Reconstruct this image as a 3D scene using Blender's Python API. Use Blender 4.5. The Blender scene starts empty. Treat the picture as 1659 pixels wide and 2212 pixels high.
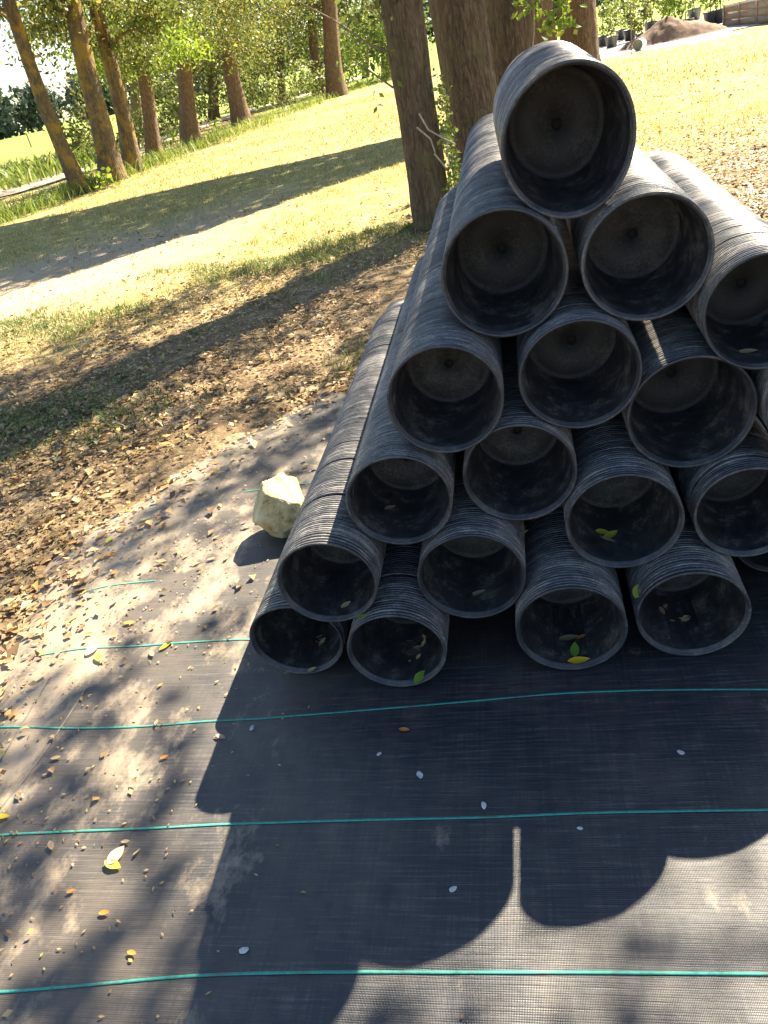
import bpy, math, random
import numpy as np
from mathutils import Matrix, Vector

random.seed(7)
rng = np.random.default_rng(11)
scene = bpy.context.scene
C = scene.collection

# ------------------------------------------------------------------ camera
F_PX, CX, CY = 1662.0, 829.5, 1106.0          # focal length and centre on a 1659 x 2212 picture
H_CAM = 1.512
def cam_dir(x, y):
    v = np.array([x - CX, y - CY, F_PX]); return v / np.linalg.norm(v)
HOR0, HOR_S = 290.0, 0.225                    # ground horizon: y = HOR0 - HOR_S * x
_a = cam_dir(0, HOR0); _b = cam_dir(1659, HOR0 - HOR_S * 1659)
_up = np.cross(_a, _b); _up /= np.linalg.norm(_up)
if _up[1] > 0: _up = -_up
_vp = cam_dir(1080, HOR0 - HOR_S * 1080)
_Y = _vp - _up * (_vp @ _up); _Y /= np.linalg.norm(_Y)
_X = np.cross(_Y, _up)
CAM_M = np.array([_X, _Y, _up])
cd = bpy.data.cameras.new('camera')
cam = bpy.data.objects.new('camera', cd); C.objects.link(cam)
_r = CAM_M @ np.array([1, 0, 0.]); _u = -(CAM_M @ np.array([0, 1., 0])); _f = CAM_M @ np.array([0, 0, 1.])
cam.matrix_world = Matrix(((_r[0], _u[0], -_f[0], 0), (_r[1], _u[1], -_f[1], 0), (_r[2], _u[2], -_f[2], H_CAM), (0, 0, 0, 1)))
cd.sensor_fit = 'VERTICAL'; cd.sensor_height = 36.0; cd.lens = F_PX / 2212.0 * 36.0
cd.clip_start = 0.05; cd.clip_end = 3000
scene.camera = cam
def spot(x, y, z=0.0):
    """ground (or height z) point seen at a place of the survey picture"""
    v = CAM_M @ cam_dir(x, y); t = (z - H_CAM) / v[2]
    return np.array([v[0] * t, v[1] * t, z])
def at_range(x, y, rng_h):
    """point on the sight line at a horizontal range"""
    v = CAM_M @ cam_dir(x, y); t = rng_h / math.hypot(v[0], v[1])
    return np.array([v[0] * t, v[1] * t, H_CAM + v[2] * t])

# ------------------------------------------------------------------ sky, sun, exposure
SUN = np.array([0.575, 0.92, 1.0])             # horizontal offset per metre of height
SUN_EL = math.atan2(1.0, math.hypot(SUN[0], SUN[1])); SUN_AZ = math.atan2(SUN[0], SUN[1])
world = bpy.data.worlds.new('World'); scene.world = world; world.use_nodes = True
wn = world.node_tree; wn.nodes.clear()
sky = wn.nodes.new('ShaderNodeTexSky'); sky.sky_type = 'NISHITA'; sky.sun_disc = False
sky.sun_elevation = SUN_EL; sky.sun_rotation = SUN_AZ
sky.air_density = 1.1; sky.dust_density = 0.5; sky.ozone_density = 1.6
bg = wn.nodes.new('ShaderNodeBackground'); bg.inputs['Strength'].default_value = 0.05
wo = wn.nodes.new('ShaderNodeOutputWorld')
wn.links.new(sky.outputs[0], bg.inputs['Color']); wn.links.new(bg.outputs[0], wo.inputs['Surface'])
sl = bpy.data.lights.new('sun', 'SUN'); sl.energy = 5.0; sl.angle = math.radians(0.53); sl.color = (1.0, 0.87, 0.67)
so = bpy.data.objects.new('sun', sl); C.objects.link(so)
so.rotation_euler = Vector(SUN.tolist()).to_track_quat('Z', 'Y').to_euler()
so.location = (20, 30, 40)
vs = scene.view_settings
vs.view_transform = 'Standard'; vs.look = 'None'; vs.exposure = 2.45; vs.gamma = 1.0; vs.use_curve_mapping = False
scene.cycles.max_bounces = 8; scene.cycles.transparent_max_bounces = 8

# ------------------------------------------------------------------ node helpers
def new_mat(name):
    m = bpy.data.materials.new(name); m.use_nodes = True
    nt = m.node_tree; nt.nodes.clear()
    out = nt.nodes.new('ShaderNodeOutputMaterial')
    b = nt.nodes.new('ShaderNodeBsdfPrincipled')
    nt.links.new(b.outputs[0], out.inputs['Surface'])
    return m, nt, b, out
def N(nt, typ, **kw):
    n = nt.nodes.new(typ)
    for k, v in kw.items():
        if k.startswith('i_'):
            key = k[2:].replace('_', ' ')
            n.inputs[key].default_value = v
        else: setattr(n, k, v)
    return n
def ramp(nt, src, stops):
    r = nt.nodes.new('ShaderNodeValToRGB')
    el = r.color_ramp.elements
    el[0].position, el[0].color = stops[0][0], (*stops[0][1], 1)
    el[1].position, el[1].color = stops[-1][0], (*stops[-1][1], 1)
    for p, c in stops[1:-1]:
        e = el.new(p); e.color = (*c, 1)
    nt.links.new(src, r.inputs[0]); return r.outputs['Color']
def noise(nt, vec, scale, detail=4, rough=0.55, out='Fac'):
    n = N(nt, 'ShaderNodeTexNoise', i_Scale=scale, i_Detail=detail, i_Roughness=rough)
    if vec is not None: nt.links.new(vec, n.inputs['Vector'])
    return n.outputs[out]
def mix(nt, fac, a, b):
    m = N(nt, 'ShaderNodeMix', data_type='RGBA')
    if isinstance(fac, float): m.inputs[0].default_value = fac
    else: nt.links.new(fac, m.inputs[0])
    for i, v in ((6, a), (7, b)):
        if isinstance(v, tuple): m.inputs[i].default_value = (*v, 1)
        else: nt.links.new(v, m.inputs[i])
    return m.outputs[2]
def math_n(nt, op, a, b=None, clamp=False):
    m = N(nt, 'ShaderNodeMath', operation=op, use_clamp=clamp)
    for i, v in enumerate((a, b)):
        if v is None: continue
        if isinstance(v, (int, float)): m.inputs[i].default_value = v
        else: nt.links.new(v, m.inputs[i])
    return m.outputs[0]
def world_pos(nt):
    return N(nt, 'ShaderNodeNewGeometry').outputs['Position']
def scaled(nt, vec, s):
    m = N(nt, 'ShaderNodeMapping'); m.inputs['Scale'].default_value = s
    nt.links.new(vec, m.inputs['Vector']); return m.outputs[0]
def bump(nt, b, h, strength=0.4, dist=0.01):
    n = N(nt, 'ShaderNodeBump', i_Strength=strength, i_Distance=dist)
    nt.links.new(h, n.inputs['Height']); nt.links.new(n.outputs[0], b.inputs['Normal'])

# ------------------------------------------------------------------ materials
M = {}
def make_plastic(name, lo, mid, hi, r0=0.3, r1=0.55):
    m, nt, b, o = new_mat(name)
    tc = N(nt, 'ShaderNodeTexCoord').outputs['Object']
    oi = N(nt, 'ShaderNodeObjectInfo').outputs['Random']
    isl = N(nt, 'ShaderNodeNewGeometry').outputs['Random Per Island']
    off = N(nt, 'ShaderNodeVectorMath', operation='ADD'); nt.links.new(tc, off.inputs[0])
    cb = N(nt, 'ShaderNodeCombineXYZ'); 
    for k in range(3): nt.links.new(math_n(nt, 'MULTIPLY', oi, 37.0 + 11 * k), cb.inputs[k])
    nt.links.new(cb.outputs[0], off.inputs[1]); p = off.outputs[0]
    n1 = noise(nt, p, 5.0, 6, 0.65)
    n2 = noise(nt, scaled(nt, p, (14, 60, 14)), 3.0, 4, 0.6)
    d = math_n(nt, 'MULTIPLY', n1, math_n(nt, 'ADD', math_n(nt, 'MULTIPLY', n2, 0.7), 0.15))
    d = math_n(nt, 'ADD', d, math_n(nt, 'MULTIPLY', math_n(nt, 'SUBTRACT', math_n(nt, 'FRACT', math_n(nt, 'ADD', oi, isl)), 0.5), 0.09))
    nt.links.new(ramp(nt, d, [(0.12, lo), (0.25, mid), (0.42, hi)]), b.inputs['Base Color'])
    nt.links.new(ramp(nt, n1, [(0.3, (r0,) * 3), (0.7, (r1,) * 3)]), b.inputs['Roughness'])
    b.inputs['Specular IOR Level'].default_value = 0.5
    bump(nt, b, n2, 0.15, 0.003)
    return m
M['plastic'] = make_plastic('black_plastic', (0.022, 0.025, 0.034), (0.10, 0.099, 0.10), (0.36, 0.335, 0.30))
M['plastic_rim'] = make_plastic('black_plastic_lip', (0.02, 0.022, 0.027), (0.045, 0.046, 0.05), (0.14, 0.135, 0.125))
def make_plastic_in():
    m, nt, b, o = new_mat('black_plastic_inside')
    tc = N(nt, 'ShaderNodeTexCoord').outputs['Object']
    oi = N(nt, 'ShaderNodeObjectInfo').outputs['Random']
    off = N(nt, 'ShaderNodeVectorMath', operation='ADD'); nt.links.new(tc, off.inputs[0])
    cb = N(nt, 'ShaderNodeCombineXYZ')
    for k in range(3): nt.links.new(math_n(nt, 'MULTIPLY', oi, 53.0 + 17 * k), cb.inputs[k])
    nt.links.new(cb.outputs[0], off.inputs[1]); p = off.outputs[0]
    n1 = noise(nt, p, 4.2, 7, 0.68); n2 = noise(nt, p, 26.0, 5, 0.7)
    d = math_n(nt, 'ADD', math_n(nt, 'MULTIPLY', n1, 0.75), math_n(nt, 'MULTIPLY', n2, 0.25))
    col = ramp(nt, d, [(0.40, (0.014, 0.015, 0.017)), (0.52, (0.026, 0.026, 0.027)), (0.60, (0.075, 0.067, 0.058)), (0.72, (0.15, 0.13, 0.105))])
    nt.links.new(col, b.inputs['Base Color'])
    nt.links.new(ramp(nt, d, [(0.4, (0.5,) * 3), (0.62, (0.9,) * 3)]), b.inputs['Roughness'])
    b.inputs['Specular IOR Level'].default_value = 0.35
    bump(nt, b, d, 0.35, 0.01)
    return m
M['plastic_in'] = make_plastic_in()
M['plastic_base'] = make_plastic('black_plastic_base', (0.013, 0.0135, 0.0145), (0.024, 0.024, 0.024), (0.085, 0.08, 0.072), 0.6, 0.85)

def make_fabric():
    m, nt, b, o = new_mat('woven_ground_fabric')
    p = world_pos(nt)
    # tape weave: fine ribs across and along
    wx = N(nt, 'ShaderNodeTexWave', wave_type='BANDS', bands_direction='X', i_Scale=110.0, i_Distortion=0.4, i_Detail=1.0)
    wy = N(nt, 'ShaderNodeTexWave', wave_type='BANDS', bands_direction='Y', i_Scale=75.0, i_Distortion=0.6, i_Detail=1.0)
    nt.links.new(p, wx.inputs['Vector']); nt.links.new(p, wy.inputs['Vector'])
    weave = math_n(nt, 'MULTIPLY', wx.outputs['Fac'], wy.outputs['Fac'])
    streak = noise(nt, scaled(nt, p, (6, 160, 1)), 1.0, 4, 0.6)
    streak2 = noise(nt, scaled(nt, p, (120, 5, 1)), 1.0, 3, 0.6)
    dust = noise(nt, p, 2.3, 6, 0.62)
    dust2 = noise(nt, p, 19.0, 4, 0.65)
    # dust thickens to the left, where the litter washes over the sheet
    sx = N(nt, 'ShaderNodeSeparateXYZ'); nt.links.new(p, sx.inputs[0])
    left = N(nt, 'ShaderNodeMapRange'); left.inputs[1].default_value = -0.5; left.inputs[2].default_value = -1.9
    left.inputs[3].default_value = 0.0; left.inputs[4].default_value = 0.32
    nt.links.new(sx.outputs[0], left.inputs[0])
    dd = math_n(nt, 'ADD', math_n(nt, 'ADD', math_n(nt, 'MULTIPLY', dust, 0.7), math_n(nt, 'MULTIPLY', dust2, 0.3)), left.outputs[0])
    dm = ramp(nt, dd, [(0.46, (0.0,) * 3), (0.85, (0.8,) * 3)])
    base = ramp(nt, math_n(nt, 'ADD', math_n(nt, 'MULTIPLY', streak, 0.7), math_n(nt, 'MULTIPLY', streak2, 0.3)),
                [(0.32, (0.012, 0.014, 0.019)), (0.53, (0.023, 0.025, 0.030)), (0.72, (0.10, 0.096, 0.09))])
    col = mix(nt, dm, base, (0.13, 0.105, 0.078))
    dr = noise(nt, scaled(nt, p, (1.6, 1.0, 1)), 3.4, 6, 0.7)
    drm = ramp(nt, math_n(nt, 'ADD', math_n(nt, 'SUBTRACT', dr, 0.12), math_n(nt, 'MULTIPLY', left.outputs[0], 0.8)), [(0.50, (0,) * 3), (0.64, (0.75,) * 3)])
    col = mix(nt, drm, col, (0.36, 0.285, 0.195))
    nt.links.new(col, b.inputs['Base Color'])
    nt.links.new(ramp(nt, streak, [(0.3, (0.36,) * 3), (0.7, (0.58,) * 3)]), b.inputs['Roughness'])
    b.inputs['Specular IOR Level'].default_value = 0.5
    hh = math_n(nt, 'ADD', math_n(nt, 'MULTIPLY', weave, 0.4), math_n(nt, 'ADD', streak, math_n(nt, 'MULTIPLY', dust2, 0.6)))
    bump(nt, b, hh, 0.35, 0.004)
    return m
M['fabric'] = make_fabric()

def flat(name, col, rough=0.6, var=0.25, scale=30.0, bstr=0.2, coord='world'):
    m, nt, b, o = new_mat(name)
    p = world_pos(nt) if coord == 'world' else N(nt, 'ShaderNodeTexCoord').outputs['Object']
    n = noise(nt, p, scale, 5, 0.6)
    lo = tuple(c * (1 - var) for c in col); hi = tuple(min(1, c * (1 + var)) for c in col)
    nt.links.new(ramp(nt, n, [(0.3, lo), (0.7, hi)]), b.inputs['Base Color'])
    b.inputs['Roughness'].default_value = rough
    bump(nt, b, n, bstr, 0.01)
    return m
def make_stripe():
    m, nt, b, o = new_mat('green_stripe')
    p = world_pos(nt); n = noise(nt, p, 9.0, 6, 0.7); n2 = noise(nt, p, 90.0, 3, 0.6)
    col = ramp(nt, n2, [(0.3, (0.022, 0.20, 0.155)), (0.7, (0.045, 0.32, 0.25))])
    col = mix(nt, ramp(nt, n, [(0.52, (0,) * 3), (0.68, (0.75,) * 3)]), col, (0.10, 0.10, 0.08))
    nt.links.new(col, b.inputs['Base Color']); b.inputs['Roughness'].default_value = 0.65; return m
M['stripe'] = make_stripe()
M['thread'] = flat('pale_thread', (0.17, 0.16, 0.14), 0.8, 0.5, 14.0)

def leafy(name, stops, trans=0.45, rough=0.5):
    """leaf: random colour per leaf, light passes through"""
    m, nt, b, o = new_mat(name)
    g = N(nt, 'ShaderNodeNewGeometry')
    col = ramp(nt, g.outputs['Random Per Island'], stops)
    nt.links.new(col, b.inputs['Base Color']); b.inputs['Roughness'].default_value = rough
    t = N(nt, 'ShaderNodeBsdfTranslucent'); nt.links.new(col, t.inputs['Color'])
    mx = N(nt, 'ShaderNodeMixShader'); mx.inputs[0].default_value = trans
    nt.links.new(b.outputs[0], mx.inputs[1]); nt.links.new(t.outputs[0], mx.inputs[2])
    nt.links.new(mx.outputs[0], o.inputs['Surface'])
    return m
M['leaf_dark'] = leafy('oak_leaves', [(0.0, (0.055, 0.085, 0.018)), (0.5, (0.125, 0.16, 0.03)), (0.85, (0.25, 0.25, 0.05)), (1.0, (0.36, 0.28, 0.08))])
M['leaf_mid'] = leafy('laurel_leaves', [(0.0, (0.06, 0.09, 0.02)), (0.6, (0.14, 0.18, 0.038)), (1.0, (0.28, 0.28, 0.07))])
M['leaf_bright'] = leafy('young_leaves', [(0.0, (0.12, 0.20, 0.02)), (0.6, (0.20, 0.30, 0.03)), (1.0, (0.33, 0.36, 0.05))], 0.55)
M['leaf_far'] = leafy('haze_tinted_leaves', [(0.0, (0.07, 0.10, 0.075)), (0.6, (0.11, 0.145, 0.10)), (1.0, (0.16, 0.19, 0.12))], 0.25, 0.7)  # lighter and bluish: distance haze is put into the leaf colour
M['litter'] = leafy('dead_leaves', [(0.0, (0.13, 0.075, 0.035)), (0.3, (0.25, 0.16, 0.075)), (0.55, (0.37, 0.26, 0.13)), (0.75, (0.46, 0.35, 0.19)), (0.88, (0.48, 0.28, 0.08)), (0.95, (0.32, 0.30, 0.09)), (1.0, (0.58, 0.50, 0.35))], 0.2, 0.6)
M['grass'] = leafy('grass_blades', [(0.0, (0.17, 0.19, 0.04)), (0.4, (0.34, 0.30, 0.08)), (0.75, (0.47, 0.39, 0.17)), (1.0, (0.60, 0.50, 0.30))], 0.4, 0.55)
M['grass_dark'] = leafy('shade_grass', [(0.0, (0.06, 0.12, 0.025)), (0.6, (0.13, 0.20, 0.04)), (1.0, (0.26, 0.26, 0.08))], 0.4, 0.55)
M['weed'] = leafy('roadside_weeds', [(0.0, (0.10, 0.17, 0.03)), (0.6, (0.19, 0.26, 0.04)), (1.0, (0.32, 0.32, 0.07))], 0.45, 0.55)
def one_leaf(name, c):
    return leafy(name, [(0.0, c), (1.0, c)], 0.3, 0.45)
M['leaf_yellow'] = one_leaf('yellow_leaf', (0.75, 0.50, 0.03))
M['leaf_green'] = one_leaf('green_leaf', (0.20, 0.36, 0.05))
M['leaf_lime'] = one_leaf('lime_leaf', (0.45, 0.50, 0.06))
M['leaf_orange'] = one_leaf('orange_leaf', (0.62, 0.27, 0.05))
M['leaf_tan'] = one_leaf('tan_leaf', (0.45, 0.33, 0.19))
M['leaf_pale'] = one_leaf('pale_leaf', (0.55, 0.48, 0.36))
M['leaf_olive'] = one_leaf('olive_leaf', (0.36, 0.36, 0.16))
M['hole_shade'] = flat('drain_hole_shade', (0.008, 0.008, 0.009), 0.9)  # near-black colour stands in for the shade inside the drain hole
M['chip'] = flat('pale_chip', (0.42, 0.42, 0.42), 0.8, 0.4, 120.0)

def bark(name, c1, c2, c3, moss=(0.20, 0.19, 0.05), mossamt=0.55):
    m, nt, b, o = new_mat(name)
    p = world_pos(nt)
    q = scaled(nt, p, (1, 1, 0.22))
    n1 = noise(nt, q, 30.0, 8, 0.72)
    n2 = noise(nt, p, 3.1, 6, 0.65)
    n3 = noise(nt, p, 11.0, 4, 0.7)
    vo = N(nt, 'ShaderNodeTexVoronoi', feature='DISTANCE_TO_EDGE', i_Scale=26.0); nt.links.new(q, vo.inputs['Vector'])
    col = ramp(nt, n1, [(0.3, c1), (0.52, c2), (0.72, c3)])
    crk = ramp(nt, vo.outputs['Distance'], [(0.0, (0.45,) * 3), (0.10, (0,) * 3)])
    col = mix(nt, crk, col, tuple(c * 0.5 for c in c1))
    mm = ramp(nt, n2, [(mossamt, (0,) * 3), (mossamt + 0.14, (1,) * 3)])
    col = mix(nt, mm, col, moss)
    lm = ramp(nt, n3, [(0.68, (0,) * 3), (0.74, (0.8,) * 3)])
    col = mix(nt, lm, col, (0.36, 0.36, 0.31))
    nt.links.new(col, b.inputs['Base Color']); b.inputs['Roughness'].default_value = 0.9
    hh = math_n(nt, 'ADD', n1, math_n(nt, 'MULTIPLY', vo.outputs['Distance'], 1.2))
    bump(nt, b, hh, 1.0, 0.05)
    return m
M['bark'] = bark('oak_bark', (0.06, 0.038, 0.02), (0.17, 0.115, 0.062), (0.30, 0.215, 0.125), (0.15, 0.14, 0.05), 0.52)
M['bark_red'] = bark('red_brown_bark', (0.075, 0.04, 0.022), (0.19, 0.115, 0.062), (0.30, 0.20, 0.115), (0.21, 0.165, 0.06), 0.60)
M['bark_moss'] = bark('mossy_bark', (0.07, 0.046, 0.025), (0.165, 0.118, 0.064), (0.27, 0.20, 0.12), (0.32, 0.205, 0.035), 0.48)
M['twig'] = flat('twig_bark', (0.20, 0.15, 0.10), 0.85)
M['twig_pale'] = flat('bare_twig', (0.40, 0.33, 0.24), 0.85)

def make_ground():
    m, nt, b, o = new_mat('ground_earth')
    p = world_pos(nt)
    big = noise(nt, p, 0.35, 5, 0.6); mid = noise(nt, p, 2.2, 6, 0.65); fine = noise(nt, p, 26.0, 5, 0.7)
    grass = ramp(nt, math_n(nt, 'ADD', math_n(nt, 'MULTIPLY', mid, 0.5), math_n(nt, 'MULTIPLY', fine, 0.5)),
                 [(0.34, (0.15, 0.115, 0.055)), (0.46, (0.28, 0.24, 0.075)), (0.58, (0.40, 0.33, 0.15)), (0.7, (0.52, 0.43, 0.27))])
    litter = ramp(nt, math_n(nt, 'ADD', math_n(nt, 'MULTIPLY', mid, 0.4), math_n(nt, 'MULTIPLY', fine, 0.6)),
                  [(0.33, (0.06, 0.04, 0.022)), (0.5, (0.19, 0.135, 0.075)), (0.66, (0.33, 0.25, 0.15))])
    sand = ramp(nt, fine, [(0.3, (0.30, 0.23, 0.16)), (0.7, (0.48, 0.39, 0.29))])
    s = N(nt, 'ShaderNodeSeparateXYZ'); nt.links.new(p, s.inputs[0])
    # distance from the stack's foot: litter near, meadow beyond
    far = math_n(nt, 'ADD', math_n(nt, 'SUBTRACT', s.outputs[1], math_n(nt, 'MULTIPLY', s.outputs[0], 0.55)), math_n(nt, 'MULTIPLY', math_n(nt, 'SUBTRACT', big, 0.5), 6.0))
    gm = N(nt, 'ShaderNodeMapRange'); gm.inputs[1].default_value = 6.5; gm.inputs[2].default_value = 9.0
    nt.links.new(far, gm.inputs[0])
    col = mix(nt, gm.outputs[0], litter, grass)
    # worn sandy track crossing the grass on the left
    tr = math_n(nt, 'SUBTRACT', s.outputs[1], math_n(nt, 'ADD', math_n(nt, 'MULTIPLY', s.outputs[0], 0.75), 12.4))
    ta = math_n(nt, 'ABSOLUTE', math_n(nt, 'ADD', tr, math_n(nt, 'MULTIPLY', math_n(nt, 'SUBTRACT', mid, 0.5), 3.0)))
    tm = N(nt, 'ShaderNodeMapRange'); tm.inputs[1].default_value = 3.6; tm.inputs[2].default_value = 1.2; tm.inputs[3].default_value = 0.0; tm.inputs[4].default_value = 0.8
    nt.links.new(ta, tm.inputs[0])
    lx = N(nt, 'ShaderNodeMapRange'); lx.inputs[1].default_value = -2.4; lx.inputs[2].default_value = -4.6
    nt.links.new(s.outputs[0], lx.inputs[0])
    col = mix(nt, math_n(nt, 'MULTIPLY', tm.outputs[0], lx.outputs[0]), col, sand)
    # bare pale ground patches
    bp = ramp(nt, mid, [(0.60, (0,) * 3), (0.72, (0.7,) * 3)])
    col = mix(nt, bp, col, sand)
    # bright meadow far on the left
    mead = N(nt, 'ShaderNodeMapRange'); mead.inputs[1].default_value = 38.0; mead.inputs[2].default_value = 50.0
    nt.links.new(s.outputs[1], mead.inputs[0])
    col = mix(nt, mead.outputs[0], col, (0.20, 0.25, 0.05))
    nt.links.new(col, b.inputs['Base Color']); b.inputs['Roughness'].default_value = 0.95
    b.inputs['Specular IOR Level'].default_value = 0.15
    bump(nt, b, math_n(nt, 'ADD', fine, mid), 0.7, 0.03)
    return m
M['ground'] = make_ground()
M['sand'] = flat('sandy_track', (0.42, 0.34, 0.25), 0.95, 0.3, 6.0, 0.5)
M['white_sand'] = flat('pale_yard_cloth', (0.62, 0.58, 0.52), 0.9, 0.2, 3.0, 0.4)
M['soil'] = flat('mound_soil', (0.17, 0.105, 0.065), 0.95, 0.45, 7.0, 0.8)
M['shrub_pot'] = flat('shrub_pot', (0.03, 0.033, 0.038), 0.5, 0.3, 12.0)
M['limestone'] = None
def make_stone():
    m, nt, b, o = new_mat('limestone')
    p = N(nt, 'ShaderNodeTexCoord').outputs['Object']
    n1 = noise(nt, p, 14.0, 7, 0.7); n2 = noise(nt, p, 5.0, 4, 0.6)
    col = ramp(nt, n1, [(0.34, (0.22, 0.15, 0.06)), (0.44, (0.50, 0.38, 0.17)), (0.56, (0.66, 0.53, 0.28)), (0.7, (0.76, 0.66, 0.42))])
    col = mix(nt, ramp(nt, n2, [(0.5, (0,) * 3), (0.62, (0.6,) * 3)]), col, (0.35, 0.36, 0.20))
    nt.links.new(col, b.inputs['Base Color']); b.inputs['Roughness'].default_value = 0.9
    bump(nt, b, n1, 0.9, 0.02); return m
M['limestone'] = make_stone()
def make_crate():
    m, nt, b, o = new_mat('weathered_board')
    p = N(nt, 'ShaderNodeTexCoord').outputs['Object']
    n1 = noise(nt, scaled(nt, p, (2, 2, 30)), 2.0, 6, 0.65); n2 = noise(nt, scaled(nt, p, (9, 9, 1.2)), 1.0, 4, 0.6)
    col = ramp(nt, n1, [(0.3, (0.16, 0.13, 0.10)), (0.7, (0.33, 0.28, 0.22))])
    col = mix(nt, ramp(nt, n2, [(0.52, (0,) * 3), (0.66, (0.75,) * 3)]), col, (0.30, 0.13, 0.05))
    nt.links.new(col, b.inputs['Base Color']); b.inputs['Roughness'].default_value = 0.85
    bump(nt, b, n1, 0.4, 0.01); return m
M['crate'] = make_crate()
M['bucket'] = flat('dirty_white_bucket', (0.55, 0.53, 0.48), 0.55, 0.3, 9.0)
M['bucket_shade'] = flat('bucket_shade_side', (0.16, 0.15, 0.13), 0.7, 0.3, 9.0)  # bucket colour darkened, the shade on its end painted in
M['post'] = flat('fence_post_wood', (0.20, 0.16, 0.11), 0.9)

# ------------------------------------------------------------------ object helpers
def tag(o, label=None, cat=None, group=None, kind=None):
    if label: o['label'] = label
    if cat: o['category'] = cat
    if group: o['group'] = group
    if kind: o['kind'] = kind
    return o
def empty(name, loc=(0, 0, 0)):
    o = bpy.data.objects.new(name, None); C.objects.link(o); o.location = loc
    o.empty_display_size = 0.1; return o
def mesh_data(name, v, f, mat, smooth=False):
    me = bpy.data.meshes.new(name)
    v = np.asarray(v, dtype=np.float32)
    if isinstance(f, np.ndarray):
        k = f.shape[1]; nf = f.shape[0]
        me.vertices.add(len(v)); me.vertices.foreach_set('co', v.ravel())
        me.loops.add(nf * k); me.loops.foreach_set('vertex_index', f.astype(np.int32).ravel())
        me.polygons.add(nf); me.polygons.foreach_set('loop_start', np.arange(0, nf * k, k, dtype=np.int32))
        if smooth: me.polygons.foreach_set('use_smooth', np.ones(nf, dtype=bool))
        me.update(calc_edges=True)
    else:
        me.from_pydata(v.tolist(), [], f)
        if smooth: me.polygons.foreach_set('use_smooth', np.ones(len(f), dtype=bool))
        me.update()
    me.materials.append(M[mat] if isinstance(mat, str) else mat)
    return me
def link(name, me, parent=None, loc=None):
    o = bpy.data.objects.new(name, me); C.objects.link(o)
    if parent: o.parent = parent
    if loc is not None: o.location = loc
    return o
def mesh(name, v, f, mat, parent=None, smooth=False, loc=None):
    return link(name, mesh_data(name, v, f, mat, smooth), parent, loc)
def lathe(profile, seg=48, wob=None):
    """revolve (radius, depth) pairs about +Y; returns verts, quads"""
    P = len(profile); th = np.linspace(0, 2 * math.pi, seg, endpoint=False)
    v = np.zeros((P, seg, 3))
    for i, (r, y) in enumerate(profile):
        v[i, :, 0] = r * np.cos(th); v[i, :, 2] = r * np.sin(th); v[i, :, 1] = y
    idx = np.arange(P * seg).reshape(P, seg); nx = np.roll(idx, -1, axis=1)
    f = np.stack([idx[:-1], idx[1:], nx[1:], nx[:-1]], -1).reshape(-1, 4)
    return v.reshape(-1, 3), f
def lathe_z(profile, seg=32):
    v, f = lathe(profile, seg)
    return v[:, [0, 2, 1]], f[:, ::-1]
def tube(pts, rad, seg=12, bumpy=0.0, seed=0, cap=True):
    pts = np.asarray(pts, float); n = len(pts); r_ = np.random.default_rng(seed)
    th = np.linspace(0, 2 * math.pi, seg, endpoint=False); V = []
    lob = r_.normal(size=seg) * bumpy
    for i in range(n):
        t = pts[min(i + 1, n - 1)] - pts[max(i - 1, 0)]; t /= np.linalg.norm(t)
        a = np.array([1.0, 0, 0]) if abs(t[0]) < 0.9 else np.array([0, 1.0, 0])
        u = np.cross(t, a); u /= np.linalg.norm(u); w = np.cross(t, u)
        rr = rad[i] * (1 + lob + r_.normal(size=seg) * bumpy * 0.4)
        V.append(pts[i] + np.outer(rr * np.cos(th), u) + np.outer(rr * np.sin(th), w))
    V = np.concatenate(V); idx = np.arange(n * seg).reshape(n, seg); nx = np.roll(idx, -1, 1)
    f = np.stack([idx[:-1], nx[:-1], nx[1:], idx[1:]], -1).reshape(-1, 4)
    return V, f
def join(parts):
    V = []; Fs = []; o = 0
    for v, f in parts:
        V.append(v); Fs.append(f + o); o += len(v)
    return np.concatenate(V), np.concatenate(Fs)
def box(x0, x1, y0, y1, z0, z1):
    v = np.array([(x, y, z) for x in (x0, x1) for y in (y0, y1) for z in (z0, z1)], float)
    f = np.array([(0, 1, 3, 2), (4, 6, 7, 5), (0, 4, 5, 1), (2, 3, 7, 6), (0, 2, 6, 4), (1, 5, 7, 3)])
    return v, f
def leaves(pos, length, width, mode='crown', r_=rng, droop=0.0):
    """folded diamond leaves at pos; returns verts, tris"""
    n = len(pos)
    L = np.asarray(length) * r_.uniform(0.6, 1.35, n)[:, None]; W = np.asarray(width) * r_.uniform(0.7, 1.3, n)[:, None]
    d = r_.normal(size=(n, 3))
    if mode == 'flat': d[:, 2] *= 0.16
    d[:, 2] -= droop
    d /= np.linalg.norm(d, axis=1)[:, None]
    nn = r_.normal(size=(n, 3))
    if mode == 'flat': nn = nn * 0.22 + np.array([0, 0, 1.0])
    s = np.cross(d, nn); s /= np.linalg.norm(s, axis=1)[:, None] + 1e-9
    up = np.cross(s, d)
    curl = r_.uniform(-0.1, 0.3, n)[:, None] * W
    if mode == 'flat': pos = pos + np.array([0, 0, 0.004]) + up * 0.0; curl = np.abs(curl) * 1.6
    a = pos - d * L * 0.5; b = pos + s * W * 0.5 + up * curl - d * L * 0.05; c = pos + d * L * 0.5; e = pos - s * W * 0.5 + up * curl - d * L * 0.05
    v = np.stack([a, b, c, e], 1).reshape(-1, 3)
    k = np.arange(n)[:, None] * 4
    f = np.stack([k + np.array([0, 1, 2]), k + np.array([0, 2, 3])], 1).reshape(-1, 3)
    return v, f
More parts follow.
